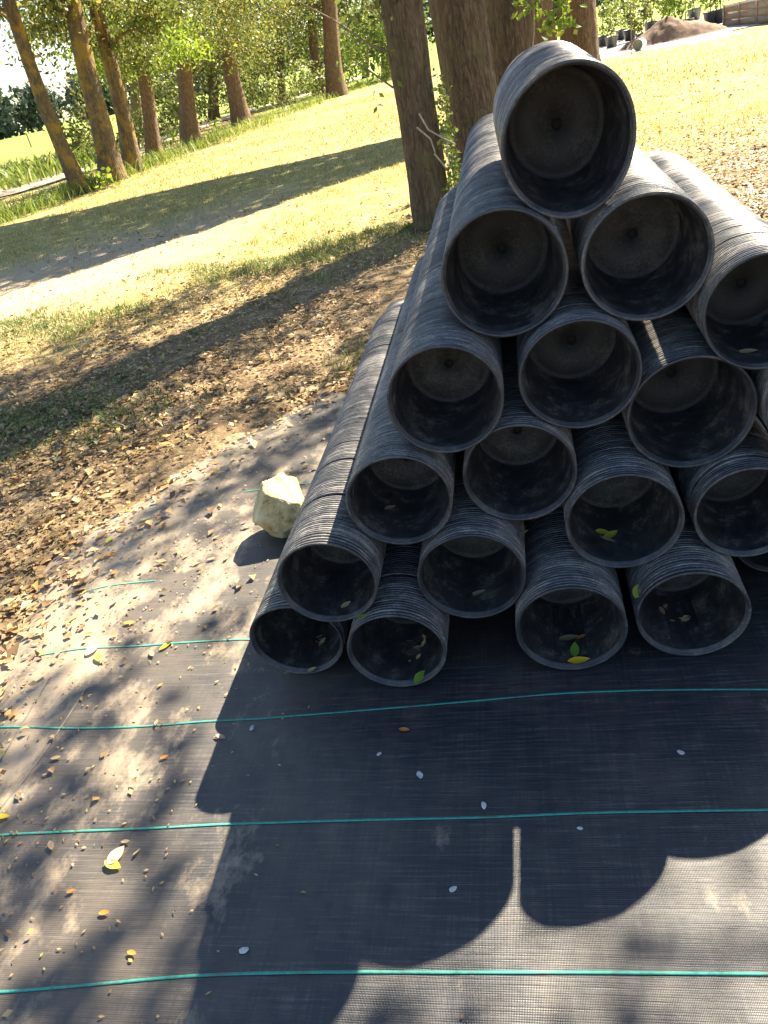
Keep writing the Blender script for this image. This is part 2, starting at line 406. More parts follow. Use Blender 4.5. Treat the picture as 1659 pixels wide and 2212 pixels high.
def blades(pos, h, w, r_=rng, lean=0.5):
    n = len(pos)
    ang = r_.uniform(0, 2 * math.pi, n); s = np.stack([np.cos(ang), np.sin(ang), np.zeros(n)], 1)
    H = h * r_.uniform(0.5, 1.4, n); ww = w * r_.uniform(0.7, 1.3, n)
    ld = r_.normal(size=(n, 3)) * lean * H[:, None]; ld[:, 2] = 0
    a = pos - s * ww[:, None]; b = pos + s * ww[:, None]
    m1 = pos + ld * 0.35 + np.array([0, 0, 1.0]) * (H * 0.6)[:, None] + s * ww[:, None] * 0.7
    m0 = pos + ld * 0.35 + np.array([0, 0, 1.0]) * (H * 0.6)[:, None] - s * ww[:, None] * 0.7
    t = pos + ld + np.array([0, 0, 1.0]) * (H * 0.95)[:, None]
    v = np.stack([a, b, m1, m0, t], 1).reshape(-1, 3); k = np.arange(n)[:, None] * 5
    f = np.stack([k + np.array([0, 1, 2]), k + np.array([0, 2, 3]), k + np.array([3, 2, 4])], 1).reshape(-1, 3)
    return v, f
# cheap value noise for scattering
_perm = np.random.default_rng(5).random((64, 64))
def vnoise(x, y):
    x = np.asarray(x, float); y = np.asarray(y, float)
    xi = np.floor(x).astype(int); yi = np.floor(y).astype(int); fx = x - xi; fy = y - yi
    fx = fx * fx * (3 - 2 * fx); fy = fy * fy * (3 - 2 * fy)
    g = lambda a, b: _perm[a % 64, b % 64]
    return (g(xi, yi) * (1 - fx) + g(xi + 1, yi) * fx) * (1 - fy) + (g(xi, yi + 1) * (1 - fx) + g(xi + 1, yi + 1) * fx) * fy
def fbm(x, y, o=4):
    t = 0; a = 0.5
    for i in range(o): t = t + a * vnoise(x * 2 ** i + 7.3 * i, y * 2 ** i + 3.1 * i); a *= 0.5
    return t / 0.9375

# ------------------------------------------------------------------ setting: ground
def ground_z(x, y):
    """small swells outside the fabric and its surroundings"""
    d = np.hypot(x - 0.3, y - 1.5)
    k = np.clip((d - 2.2) / 3.0, 0, 1) * np.clip((60 - d) / 30, 0, 1)
    return k * (fbm(x * 0.5 + 40, y * 0.5 + 11, 3) - 0.5) * 0.10 + np.clip((d - 1.9) / 2, 0, 1) * np.clip((30 - d) / 10, 0, 1) * (vnoise(x * 5, y * 5) - 0.5) * 0.03
def build_ground():
    r = np.concatenate([np.linspace(0.0, 12, 110), np.geomspace(12.2, 1500, 70)]); seg = 180
    th = np.linspace(0, 2 * math.pi, seg, endpoint=False)
    X = r[:, None] * np.cos(th) + 0.0; Y = r[:, None] * np.sin(th) + 3.0
    Z = ground_z(X, Y) - 0.012
    v = np.stack([X, Y, Z], -1).reshape(-1, 3); idx = np.arange(len(r) * seg).reshape(len(r), seg); nx = np.roll(idx, -1, 1)
    f = np.stack([idx[:-1], idx[1:], nx[1:], nx[:-1]], -1).reshape(-1, 4)
    return tag(mesh('ground', v, f, 'ground', smooth=True), kind='structure')
build_ground()

# woven ground fabric with folds, ragged far-left edge
def fab_left(y): return -1.86 + 0.10 * math.sin(y * 2.1) + 0.05 * math.sin(y * 7.3) + max(0, y - 2.7) * 0.55
def fab_z(x, y):
    base = 0.004 + 0.010 * (fbm(np.asarray(x) * 1.7, np.asarray(y) * 2.8, 4))
    fold = np.clip((-0.95 - np.asarray(x)) / 0.7, 0, 1) * (fbm(np.asarray(x) * 1.6 + 9, np.asarray(y) * 2.4 + 3, 3)) * 0.045
    fl_ = -1.86 + 0.10 * np.sin(np.asarray(y) * 2.1) + 0.05 * np.sin(np.asarray(y) * 7.3) + np.clip(np.asarray(y) - 2.7, 0, 9) * 0.55
    base = base * (1 - 0.95 * np.clip((np.asarray(y) - 1.25) / 0.2, 0, 1) * np.clip((np.asarray(x) + 1.0) / 0.15, 0, 1))
    return base * np.clip((np.asarray(x) - fl_) / 0.1, 0.15, 1) + fold * np.clip((np.asarray(x) - fl_) / 0.35, 0, 1) - 0.008 * np.clip(1 - (np.asarray(x) - fl_) / 0.06, 0, 1)
def build_fabric():
    ny, nx = 150, 200; V = []
    for j in range(ny):
        y = -1.2 + (3.75 + 1.2) * j / (ny - 1)
        xl = fab_left(y)
        for i in range(nx):
            x = xl + (4.0 - xl) * (i / (nx - 1)) ** 1.15
            yy = y + (0.08 * math.sin(x * 3.1) + 0.05 * math.sin(x * 9.0)) * max(0, (y - 3.2)) / 0.5
            V.append((x, yy, float(fab_z(x, yy))))
    idx = np.arange(ny * nx).reshape(ny, nx)
    f = np.stack([idx[:-1, :-1], idx[:-1, 1:], idx[1:, 1:], idx[1:, :-1]], -1).reshape(-1, 4)
    return tag(mesh('ground_fabric', np.array(V), f, 'fabric', smooth=True), kind='structure')
fabric = build_fabric()
def ribbon(name, pts, width, lift, mat, parent=None, thick=0.0003, zf=fab_z, step=0.04, rag=0.0):
    pts = np.asarray(pts, float)[:, :2]; seg = np.linalg.norm(np.diff(pts, axis=0), axis=1); s = np.concatenate([[0], np.cumsum(seg)])
    n = max(4, int(s[-1] / step)); t = np.linspace(0, s[-1], n)
    # smooth the polyline a little
    X = np.interp(t, s, pts[:, 0]); Y = np.interp(t, s, pts[:, 1])
    for _ in range(6):
        X[1:-1] = (X[:-2] + 2 * X[1:-1] + X[2:]) / 4; Y[1:-1] = (Y[:-2] + 2 * Y[1:-1] + Y[2:]) / 4
    dx = np.gradient(X); dy = np.gradient(Y); l = np.hypot(dx, dy); nxn = -dy / l; nyn = dx / l
    W = width / 2 * (1 + rag * (fbm(X * 1.7 + 3, Y * 1.7, 3) - 0.5))
    rows = []
    for side in (-1, 1):
        x = X + nxn * W * side; y = Y + nyn * W * side; rows.append((x, y))
    V = []; 
    for k in (0, 1):
        for x, y in rows:
            V.append(np.stack([x, y, zf(x, y) + lift + (thick if k else -0.0)], 1))
    V = np.concatenate(V); a = np.arange(n); lo0, lo1, hi0, hi1 = a, a + n, a + 2 * n, a + 3 * n
    def q(p, r): return np.stack([p[:-1], p[1:], r[1:], r[:-1]], 1)
    f = np.concatenate([q(hi0, hi1), q(lo0, hi0), q(hi1, lo1)])
    return mesh(name, V, f, mat, parent)
stripe_px = [
    [(-120, 2160), (0, 2152), (200, 2132), (400, 2113), (700, 2106), (1000, 2107), (1659, 2110), (1800, 2112)],
    [(-120, 1825), (0, 1818), (240, 1802), (480, 1785), (760, 1777), (1040, 1772), (1300, 1760), (1659, 1755), (1800, 1755)],
    [(-60, 1584), (0, 1587), (130, 1588), (300, 1580), (480, 1560), (850, 1530), (1060, 1512), (1200, 1498), (1400, 1491), (1659, 1490), (1800, 1492)],
]
for pl in stripe_px:
    ribbon('green_stripe', [spot(*p) for p in pl], 0.0062, 0.0016, 'stripe', fabric)
for x0, x1, yb in ((-1.72, -0.72, 1.745), (-1.72, -1.42, 2.075), (-1.26, -0.9, 2.74)):
    ribbon('green_stripe', [(x0, yb), (x0 + (x1 - x0) * 0.3, yb + 0.015), (x0 + (x1 - x0) * 0.6, yb + 0.03), (x1, yb + 0.04)], 0.0062, 0.0016, 'stripe', fabric)
ribbon('green_stripe', [(-1.9, 0.39), (0, 0.41), (3, 0.42)], 0.0062, 0.0016, 'stripe', fabric)
ribbon('loose_thread', [spot(8, 1760), spot(90, 1660), spot(150, 1570), spot(232, 1440)], 0.005, 0.0014, 'thread', fabric)
ribbon('loose_thread', [spot(-20, 1700), spot(60, 1580), spot(120, 1480)], 0.004, 0.0014, 'thread', fabric)

# sandy track behind the row of trees, pale yard on the right
def patch(name, pts, mat, width, lift=0.006):
    return tag(ribbon(name, pts, width, lift, mat, None, 0.001, lambda x, y: ground_z(x, y) + 0.0, 0.25, 0.6), kind='structure')
road_pts = [spot(-260, 470), spot(0, 421), spot(110, 390), spot(213, 354), spot(330, 308), spot(465, 261), spot(650, 207), spot(780, 164)]
patch('dirt_road', road_pts, 'sand', 2.6, 0.02)
yard = [at_range(1240, 95, 26), at_range(1330, 80, 31), at_range(1450, 45, 33), at_range(1590, 20, 34), at_range(1800, -20, 36)]
patch('yard_ground', [(p[0], p[1] + 1.5) for p in yard], 'white_sand', 9.0, 0.008)

# ------------------------------------------------------------------ the stacks of nested nursery pots
D = 0.28
POT_H = 0.88
# rim centre (in rim diameters, camera at the origin), rim scale, count of single pots behind the front pot, stack length
STK = {
    'A':  ((0.424, 6.580, -0.878), 1.034, 20, 46, (1.0, 1.06)),
    'B1': ((-0.166, 6.480, -1.769), 1.054, 16, 195, (1.0, 1.0)),
    'B2': ((0.968, 6.488, -1.820), 1.020, 20, 150, (1.0, 1.0)),
    'C1': ((-0.762, 6.042, -2.630), 1.006, 18, 196, (1.0, 0.98)),
    'C2': ((0.377, 6.281, -2.655), 1.023, 6, 150, (1.0, 0.97)),
    'C3': ((1.835, 6.292, -2.325), 0.957, 20, 150, (1.0, 1.0)),
    'D1': ((-1.315, 5.942, -3.514), 0.984, 18, 196, (1.0, 0.97)),
    'D2': ((-0.217, 6.172, -3.486), 1.039, 10, 150, (1.0, 0.96)),
    'D3': ((1.292, 6.346, -3.165), 1.071, 10, 150, (1.0, 1.0)),
    'D4': ((2.361, 6.100, -3.152), 1.015, 4, 150, (1.0, 1.0)),
    'E1': ((-2.079, 5.609, -4.129), 0.970, 30, 186, (1.0, 0.95)),
    'E2': ((-0.755, 5.823, -4.350), 1.017, 14, 150, (1.0, 0.97)),
    'E3': ((0.666, 6.028, -4.017), 1.047, 14, 150, (1.0, 0.96)),
    'E4': ((1.744, 6.085, -4.074), 0.943, 6, 150, (1.0, 1.0)),
    'F1': ((-2.624, 5.750, -4.925), 0.978, 10, 186, (1.0, 0.93)),
    'F2': ((-1.549, 5.503, -4.925), 0.979, 20, 150, (1.0, 0.93)),
    'F3': ((0.110, 5.615, -4.881), 1.028, 22, 150, (1.0, 0.97)),
    'F4': ((1.200, 5.715, -4.883), 0.993, 20, 150, (1.0, 1.0)),
    'F5': ((2.299, 6.900, -4.887), 0.985, 2, 130, (1.0, 1.0)),
}
AXIS = {'A': (-2.0, 3.0), 'B1': (-0.6, 0.0), 'B2': (0.6, 0.0), 'C3': (1.2, -0.6), 'C1': (-0.8, 0.0), 'D1': (-0.6, 0.2), 'E1': (-0.4, 0.0), 'F1': (0.3, 0.0)}
WHERE = {
    'A': 'the topmost stack', 'B1': 'the left stack, second row down', 'B2': 'the right stack, second row down',
    'C1': 'the leftmost stack, third row down', 'C2': 'the middle stack, third row down', 'C3': 'the right-edge stack, third row down',
    'D1': 'the leftmost stack, fourth row down', 'D2': 'the second stack, fourth row down', 'D3': 'the third stack, fourth row down', 'D4': 'the right-edge stack, fourth row down',
    'E1': 'the stack beside the pale rock', 'E2': 'the second stack, fifth row down', 'E3': 'the third stack, fifth row down', 'E4': 'the rightmost stack, fifth row down',
    'F1': 'the leftmost bottom-row stack', 'F2': 'the second bottom-row stack', 'F3': 'the bottom-row stack with the yellow leaf', 'F4': 'the loose-rimmed bottom-row stack', 'F5': 'the recessed stack ending the bottom row',
}
# shared pot meshes, unit = rim diameter
rim_prof = [(0.462, 0.060), (0.4625, 0.046), (0.468, 0.043), (0.4685, 0.027), (0.4748, 0.024), (0.4755, 0.006), (0.481, 0.0), (0.494, 0.0), (0.499, 0.003), (0.500, 0.008), (0.499, 0.021), (0.495, 0.0245), (0.482, 0.0255), (0.476, 0.030)]
wall_out = [(0.4765, 0.029), (0.470, 0.10), (0.462, 0.2), (0.415, POT_H)]
wall_in = [(0.4615, 0.058), (0.4605, 0.08), (0.458, 0.10), (0.405, POT_H - 0.045), (0.392, POT_H - 0.018)]
base_prof = [(0.394, POT_H - 0.02), (0.380, POT_H - 0.008), (0.345, POT_H - 0.008), (0.338, POT_H - 0.012), (0.047, POT_H - 0.014), (0.045, POT_H + 0.03)]
base_back = [(0.415, POT_H), (0.40, POT_H + 0.006), (0.045, POT_H + 0.002)]
# out-of-round shapes: pots squeezed by the weight above them
WOB = [(0.008, 0.4, 0.004, 1.0), (0.010, 1.6, 0.004, 2.2), (0.007, 2.7, 0.004, 0.3), (0.009, 1.5, 0.003, 4.0), (0.020, 1.35, 0.014, 0.9)]
def wobble(v, k):
    a2, p2, a3, p3 = WOB[k]; th = np.arctan2(v[:, 2], v[:, 0]); v = v.copy()
    m = 1 + a2 * np.cos(2 * (th - p2)) + a3 * np.cos(3 * (th - p3))
    v[:, 0] *= m; v[:, 2] *= m; return v
def variant(name, prof, seg, mat, smooth):
    v, f = prof if isinstance(prof, tuple) else lathe(prof, seg)
    return [mesh_data(name, wobble(v, k), f, mat, smooth) for k in range(len(WOB))]
me_rim = variant('rim', rim_prof, 84, 'plastic_rim', True)
v1, f1 = lathe(wall_out, 72); v2, f2 = lathe(wall_in, 72)
me_wall = variant('wall', join([(v1, f1), (v2, f2[:, ::-1])]), 0, 'plastic_in', True)
me_base = variant('base', join([lathe(base_prof, 48), lathe(base_back, 48)]), 0, 'plastic_base', False)
me_nest = variant('nested_pot', [p for p in rim_prof[3:]] + wall_out[1:] + [(0.40, POT_H + 0.006), (0.001, POT_H - 0.004)], 60, 'plastic', True)
def rib_strip(th):
    V = []
    for y in np.linspace(0.14, POT_H - 0.10, 8):
        r = np.interp(y, [0.10, POT_H - 0.045], [0.458, 0.405]) - 0.0025
        for dth, dr in ((-0.075, 0.006), (-0.055, -0.003), (0.055, -0.003), (0.075, 0.006)):
            V.append(((r + dr) * math.cos(th + dth), y, (r + dr) * math.sin(th + dth)))
    idx = np.arange(32).reshape(8, 4)
    f = np.stack([idx[:-1, :-1], idx[:-1, 1:], idx[1:, 1:], idx[1:, :-1]], -1).reshape(-1, 4)
    return np.array(V), f
me_drain = mesh_data('drain_hole', *lathe([(0.0475, POT_H - 0.0145), (0.047, POT_H + 0.028), (0.001, POT_H + 0.028)], 24), 'hole_shade', False)
me_ribs = [mesh_data('molded_rib', *rib_strip(t), 'plastic_in', False) for t in (-math.pi / 2 - 0.30, -math.pi / 2 - 0.02, -math.pi / 2 + 0.24)]

sv, sf = lathe([(0.472, 0.012), (0.480, 0.0), (0.495, 0.0), (0.500, 0.007), (0.499, 0.020), (0.482, 0.0255), (0.472, 0.05)], 40)
stuff_v, stuff_f, off = [], [], 0
SV = [sv]
pot_front = {}
def axis_rot(yaw, pitch):
    return Matrix.Rotation(math.radians(-yaw), 4, 'Z') @ Matrix.Rotation(math.radians(pitch), 4, 'X')
def add_stuff(mat_np):
    global off
    v = SV[0] @ mat_np[:3, :3].T + mat_np[:3, 3]
    stuff_v.append(v); stuff_f.append(sf + off); off += len(v)
def add_stuff_body(mat_np):
    """full tapered pot at the far end of a column"""
    global off
    bv, bf = lathe([(0.472, 0.02)] + wall_out[1:] + [(0.40, POT_H + 0.006), (0.02, POT_H)], 40)
    v = bv @ mat_np[:3, :3].T + mat_np[:3, 3]
    stuff_v.append(v); stuff_f.append(bf + off); off += len(v)
PITCH = 0.0365
r_ = np.random.default_rng(3)
for key, (c, s, nind, ntot, (ax, az)) in STK.items():
    R = axis_rot(*AXIS.get(key, (0, 0)))
    c = np.array(c) * D + np.array([0, 0, H_CAM])
    y = 0.0
    wk = 4 if key == 'A' else int(r_.integers(0, 4))
    SV[0] = wobble(sv, wk)
    for i in range(ntot + 1):
        jit = Matrix.Translation((float(r_.uniform(-1, 1)) * 0.0016, y, float(r_.uniform(-1, 1)) * 0.0016))
        rx, rz = (r_.uniform(-1, 1, 2) * 0.002)
        J = R @ Matrix.Scale(D * s, 4) @ jit @ Matrix.Rotation(float(rx), 4, 'X') @ Matrix.Rotation(float(rz), 4, 'Z') @ Matrix.Diagonal((ax, 1, az, 1))
        W = Matrix.Translation(c.tolist()) @ J
        if i == 0:
            e = empty('nursery_pot'); e.matrix_world = W
            tag(e, 'open black front pot of ' + WHERE[key], 'pot', 'open front pots of the stacks')
            link('rim', me_rim[wk], e); link('wall', me_wall[wk], e); b_ = link('base', me_base[wk], e)
            link('drain_hole', me_drain, b_)
            if key in ('F1', 'F3', 'F4'):
                for mr in me_ribs: link('molded_rib', mr, e)
            pot_front[key] = (e, c, s, R)
        elif i <= nind:
            o = link('nursery_pot', me_nest[wk]); o.matrix_world = W
            tag(o, 'black pot nested behind the front of ' + WHERE[key], 'pot', 'pots nested in ' + WHERE[key])
        else:
            add_stuff(np.array(W))
            if i == ntot: add_stuff_body(np.array(W))
        loose = 1.0
        if i < 5: loose = r_.uniform(0.95, 1.5 if key in ('F4', 'E1', 'F1') else 1.25)
        elif r_.random() < 0.03: loose = r_.uniform(1.5, 2.2)
        y += PITCH * loose * r_.uniform(0.93, 1.09)
for c in ((2.956, 6.25, -4.097), (3.36, 6.2, -4.9)):  # two unseen columns added past the right edge to cast shade
    SV[0] = wobble(sv, 1); y = 0.0
    c = np.array(c) * D + np.array([0, 0, H_CAM])
    for i in range(150):
        W = Matrix.Translation(c.tolist()) @ Matrix.Scale(D, 4) @ Matrix.Translation((0, y, 0))
        if i in (0, 149): add_stuff_body(np.array(W))
        add_stuff(np.array(W)); y += PITCH * r_.uniform(0.93, 1.09)
o = mesh('nested_pots', np.concatenate(stuff_v), np.concatenate(stuff_f), 'plastic', smooth=True)
tag(o, 'long black columns of nursery pots nested tightly behind the nearer rims', 'pots', kind='stuff')

# ------------------------------------------------------------------ trees
def trunk_pts(base, top_at, height, n=14, bend=0.12, seed=0):
    """from the foot through a second point on up to a height"""
    r2 = np.random.default_rng(seed); d = (top_at - base) / max(0.1, (top_at[2] - base[2]))
    zs = np.linspace(0, height, n); p = base + zs[:, None] * d
    w = np.sin(zs * 0.9 + r2.uniform(0, 6)) * bend * 0.25
    p[:, 0] += w - w[0]; return p
def trunk_rad(r0, n, flare=0.5, taper=0.5):
    t = np.linspace(0, 1, n); return r0 * (1 - taper * t) * (1 + flare * np.exp(-t * 16))
def crown_points(c, rad, n, clumps, seed, hollow=0.0):
    r2 = np.random.default_rng(seed); cc = r2.normal(size=(clumps, 3)); cc /= np.linalg.norm(cc, axis=1)[:, None]
    cc *= r2.uniform(0.35, 1.0, clumps)[:, None] ** 0.6
    k = r2.integers(0, clumps, n); p = cc[k] + r2.normal(size=(n, 3)) * 0.17
    return p * np.array(rad) + np.array(c)
def build_tree(name, label, basepx, toppx, wpx, mat, crown=None, leafmat='leaf_mid', height=7.0, seed=0, group=None, rng_h=None, leaf=(0.13, 0.06), nleaf=2200, extra=None):
    base = spot(*basepx) if rng_h is None else np.array([*at_range(*basepx, rng_h)[:2], 0.0])
    rh = math.hypot(base[0], base[1]); dist = math.sqrt(rh * rh + H_CAM ** 2)
    top = at_range(*toppx, rh)
    r0 = wpx / F_PX * dist * 0.5 / 1.08
    e = empty(name, base.tolist())
    pts = trunk_pts(np.zeros(3), top - base, height, 26, 0.3, seed); pts[0, 2] = -0.15
    V, f = tube(pts, trunk_rad(r0, 26, 0.55, 0.42), 18, 0.05, seed)
    mesh('trunk', V, f, mat, e, True)
    d = pts[-1]
    r2 = np.random.default_rng(seed + 50)
    bp = []
    for k in range(6):
        i = r2.integers(9, 24); a = r2.uniform(0, 6.28); L = r2.uniform(1.2, 2.6)
        s0 = pts[i]; q = [s0 + np.array([math.cos(a) * L * t, math.sin(a) * L * t, L * (0.55 * t - 0.35 * t * t)]) for t in np.linspace(0, 1, 6)]
        bp.append(tube(q, np.linspace(r0 * 0.32, r0 * 0.05, 6), 7, 0.03, k))
    mesh('limbs', *join(bp), mat, e, True)
    if crown is not None:
        P_ = []
        for (cx, cy, cz, rx, ry, rz, n, cl) in crown:
            P_.append(crown_points(np.array([cx, cy, cz]), (rx, ry, rz), n, cl, seed + len(P_)))
        P_ = np.concatenate(P_)
        P_ = P_[P_[:, 2] > 0.35]
        mesh('crown', *leaves(P_, leaf[0], leaf[1], 'crown', np.random.default_rng(seed), 0.5), leafmat, e)
    tag(e, label, 'tree', group)
    return e, base, pts, r0
row = 'row of trees along the dirt road'
def cr(n=1800, low=2.3): return [(-0.2, 0, 5.6, 2.2, 2.2, 2.2, n, 26), (-0.3, -0.3, low + 0.6, 2.0, 2.0, 0.9, int(n * 0.7), 16)]
build_tree('mossy_tree', 'slender leaning tree with orange moss, leftmost beside the dirt road', (176, 415), (16, 0), 29, 'bark_moss', [(0.3, 0.5, 6.2, 2.0, 2.0, 2.4, 2200, 26), (-0.7, 0.2, 4.15, 1.3, 0.9, 0.55, 1100, 12)], 'leaf_mid', 7.5, 1, row)
build_tree('mossy_tree', 'thick trunk with golden moss, left one of the touching pair by the road', (246, 393), (168, 0), 41, 'bark_moss', [(-0.2, 0, 6.2, 2.2, 2.2, 2.4, 2600, 26), (0.5, 0.8, 3.55, 1.4, 1.3, 0.75, 2600, 20)], 'leaf_dark', 7.5, 2, row)
build_tree('mossy_tree', 'mossy trunk just right of the thick one, right one of the touching pair', (289, 373), (210, 0), 33, 'bark_moss', [(-0.2, 0, 6.2, 2.2, 2.2, 2.4, 2200, 26), (0.9, 0.7, 3.2, 1.6, 1.2, 0.95, 3600, 24)], 'leaf_mid', 7.5, 3, row)
build_tree('oak_tree', 'short bare trunk vanishing into bright leaves, fourth from the left', (334, 345), (273, 0), 27, 'bark_red', [(0, 0, 6.4, 2.4, 2.4, 2.6, 2200, 26), (0.7, 0.1, 3.0, 2.0, 1.3, 0.95, 4600, 30)], 'leaf_bright', 7.5, 4, row)
build_tree('oak_tree', 'straight tall reddish trunk rising clear of the leaves, fifth from the left', (413, 309), (371, 0), 33, 'bark_red', [(0, 0, 6.8, 2.6, 2.6, 2.6, 2200, 26), (1.8, 0.4, 3.4, 2.2, 1.6, 1.2, 5600, 34)], 'leaf_dark', 8.5, 5, row)
build_tree('oak_tree', 'trunk half hidden under drooping leaves, mid row', (524, 267), (474, 0), 31, 'bark_red', [(0, 0, 6.6, 3.0, 2.6, 2.6, 2400, 26), (0.3, -0.2, 3.3, 3.0, 1.8, 1.4, 8000, 44)], 'leaf_dark', 8.5, 6, row)
build_tree('oak_tree', 'stout reddish straight trunk with flared foot at the end of the row', (728, 208), (706, 0), 35, 'bark_red', [(0, 0, 7.4, 3.2, 3.0, 2.8, 2600, 28), (-2.4, -0.3, 4.0, 3.0, 1.8, 1.6, 8000, 44)], 'leaf_dark', 9.5, 7, row)
build_tree('oak_tree', 'thin trunk close behind the stout reddish trunk', (689, 205), (676, 0), 20, 'bark_red', [(0.8, 1.0, 4.4, 3.4, 2.0, 2.0, 6000, 36)], 'leaf_mid', 8.5, 8, row)
build_tree('oak_tree', 'thin distant dark trunk beyond the road', (790, 168), (783, 0), 12, 'bark', [(0, 1, 5.0, 3.2, 2.0, 2.2, 2600, 26)], 'leaf_mid', 8.5, 9, row, leaf=(0.2, 0.1))
build_tree('oak_tree', 'dark trunk in shade behind the touching pair', (296, 286), (272, 0), 22, 'bark', [(0, 0.5, 4.6, 2.6, 2.0, 1.7, 2600, 26)], 'leaf_dark', 8.5, 10, row)

# trees beyond the road that close the gaps between the trunks
beyond = 'trees beyond the dirt road'
build_tree('oak_tree', 'full green tree beyond the road behind the touching pair', (255, 262), (240, 0), 20, 'bark', [(0, 0, 5.2, 3.0, 2.6, 2.6, 3600, 40)], 'leaf_dark', 8.0, 40, beyond, 38, (0.24, 0.12))
build_tree('oak_tree', 'full green tree beyond the road right of the straight tall trunk', (450, 215), (440, 0), 18, 'bark', [(0, 0, 5.0, 4.0, 3.0, 2.9, 4600, 46)], 'leaf_mid', 8.0, 41, beyond, 46, (0.26, 0.13))
build_tree('oak_tree', 'full dark tree beyond the road above the low rounded bush', (600, 180), (592, 0), 16, 'bark', [(0, 0, 4.6, 4.2, 3.0, 3.0, 4600, 46)], 'leaf_dark', 8.0, 42, beyond, 50, (0.28, 0.14))
build_tree('oak_tree', 'full tree beyond the road left of the big leaning trunk', (830, 140), (826, 0), 15, 'bark', [(0, 0, 5.2, 4.0, 3.0, 3.4, 4600, 46)], 'leaf_mid', 8.0, 43, beyond, 52, (0.28, 0.14))
# the big trees behind the stack
def big_trunk(name, label, basepx, midpx, rh, wpx, mat, seed, height=8.0, taper=0.15, moss=None):
    base = np.array([*at_range(*basepx, rh)[:2], 0.0]); top = at_range(*midpx, rh)
    dist = math.hypot(rh, H_CAM); r0 = wpx / F_PX * dist * 0.5
    e = empty(name, base.tolist())
    pts = trunk_pts(np.zeros(3), top - base, height, 40, 0.12, seed); pts[0, 2] = -0.2
    V, f = tube(pts, trunk_rad(r0, 40, 0.28, taper), 28, 0.06, seed)
    mesh('trunk', V, f, mat, e, True)
    tag(e, label, 'tree', 'big trees right behind the pot stacks')
    return e, base, pts, r0
bigs = {}
bigs['a'] = big_trunk('oak_tree', 'big lichen-spotted leaning trunk whose foot shows left of the stacks', (940, 492), (858, 0), 7.75, 69, 'bark', 21, 8.0, -0.2)
bigs['b'] = big_trunk('oak_tree', 'big dark trunk second from left behind the stacks', (1052, 440), (998, 0), 8.5, 94, 'bark', 22)
bigs['c'] = big_trunk('oak_tree', 'big trunk directly behind the topmost pots', (1108, 400), (1100, 0), 9.3, 88, 'bark', 23)
bigs['d'] = big_trunk('oak_tree', 'dark shaded trunk in the gap between two big trunks', (1180, 150), (1168, 0), 18.0, 50, 'bark_red', 24, 5.8)
bigs['e'] = big_trunk('oak_tree', 'sunlit orange-brown trunk right of the topmost pots', (1254, 140), (1247, 0), 19.0, 64, 'bark_red', 25, 5.8)

# shade map: where the ground lies in tree shade, in metres on the ground
def line_y(x, p, q): return p[1] + (x - p[0]) * (q[1] - p[1]) / (q[0] - p[0])
s3a, s3b = spot(0, 745), spot(676, 530)
b1a, b1b = spot(0, 490), spot(863, 297); b2a, b2b = spot(0, 640), spot(863, 350)
def shade(gx, gy):
    gx = np.asarray(gx); gy = np.asarray(gy); S = np.zeros_like(gx)
    near = gy < line_y(gx, s3a, s3b) + (fbm(gx * 1.2, gy * 1.2) - 0.5) * 0.9
    # streaks run along the shadow direction
    u = gx * 0.83 - gy * 0.56; w = gx * 0.56 + gy * 0.83
    st = fbm(u * 1.5, w * 0.55 + 5, 3)
    gap = st < 0.45
    lit = near & (gx < -1.05 - 0.05 * np.sin(gy * 6)) & (gy > 2.1) & (np.hypot(gx + 1.13, gy - 2.18) > 0.26)
    S = np.where(lit, np.where(gap | fleck_mask(gx, gy), 0.10, 0.93), S)
    fb = near & (gx < np.where(gy < 1.0, -0.6, -1.0 - 0.03 * np.sin(gy * 5))) & (gy <= 2.1) & (np.hypot(gx + 1.13, gy - 2.18) > 0.26)
    gap2 = fbm(gx * 3.6 + 11, gy * 2.8 + 4, 3) < 0.34
    S = np.where(fb, np.where(gap2 | fleck_mask(gx, gy), 0.02, 0.88), S)
    under = near & (gx >= -1.2) & (gy > 3.1) & (gx < 0.8)
    S = np.where(under, 0.8, S)
    fore = (gx >= -0.6) & (gy < 1.25)
    S = np.where(fore & (fbm(gx * 3.0 + 3, gy * 1.8 + 8, 3) > 0.47), 0.42, S)
    band = (gy < line_y(gx, b1a, b1b)) & (gy > line_y(gx, b2a, b2b)) & (gx < 0.6) & (gx > -14)
    S = np.where(band, 0.97, S)
    return S
FLECK = [(275, 1715, 0.06), (262, 1660, 0.05), (205, 1925, 0.06), (160, 1880, 0.045), (440, 1170, 0.10), (470, 1215, 0.08), (385, 1425, 0.07), (330, 1475, 0.06),
         (437, 1490, 0.06), (300, 1575, 0.05), (40, 1400, 0.20), (110, 1350, 0.10), (300, 1300, 0.09), (395, 1290, 0.09), (190, 1440, 0.07), (420, 1330, 0.08), (500, 1110, 0.08), (350, 1380, 0.07)]
FLECK = [(*spot(x, y)[:2], r) for x, y, r in FLECK]
def fleck_mask(gx, gy):
    m = np.zeros(np.shape(gx), bool)
    for x, y, r in FLECK: m |= np.hypot((gx - x) * 1.15, (gy - y) * 0.75) < 1.45 * r * (0.8 + 0.5 * vnoise(gx * 14, gy * 14))
    return m
def shade_leaves(n, gx, gy, zr, seed):
    r2 = np.random.default_rng(seed)
    x = r2.uniform(*gx, n); y = r2.uniform(*gy, n); keep = r2.random(n) < shade(x, y)
    x, y = x[keep], y[keep]; z = r2.uniform(*zr, len(x))
    # hang together in sprays
    z = zr[0] + (zr[1] - zr[0]) * np.clip(fbm(x * 0.8 + seed, y * 0.8, 2) + r2.normal(size=len(x)) * 0.12, 0, 1)
    return np.stack([x + SUN[0] * z, y + SUN[1] * z, z], 1)
ea = bigs['a'][0]; base_a = bigs['a'][1]
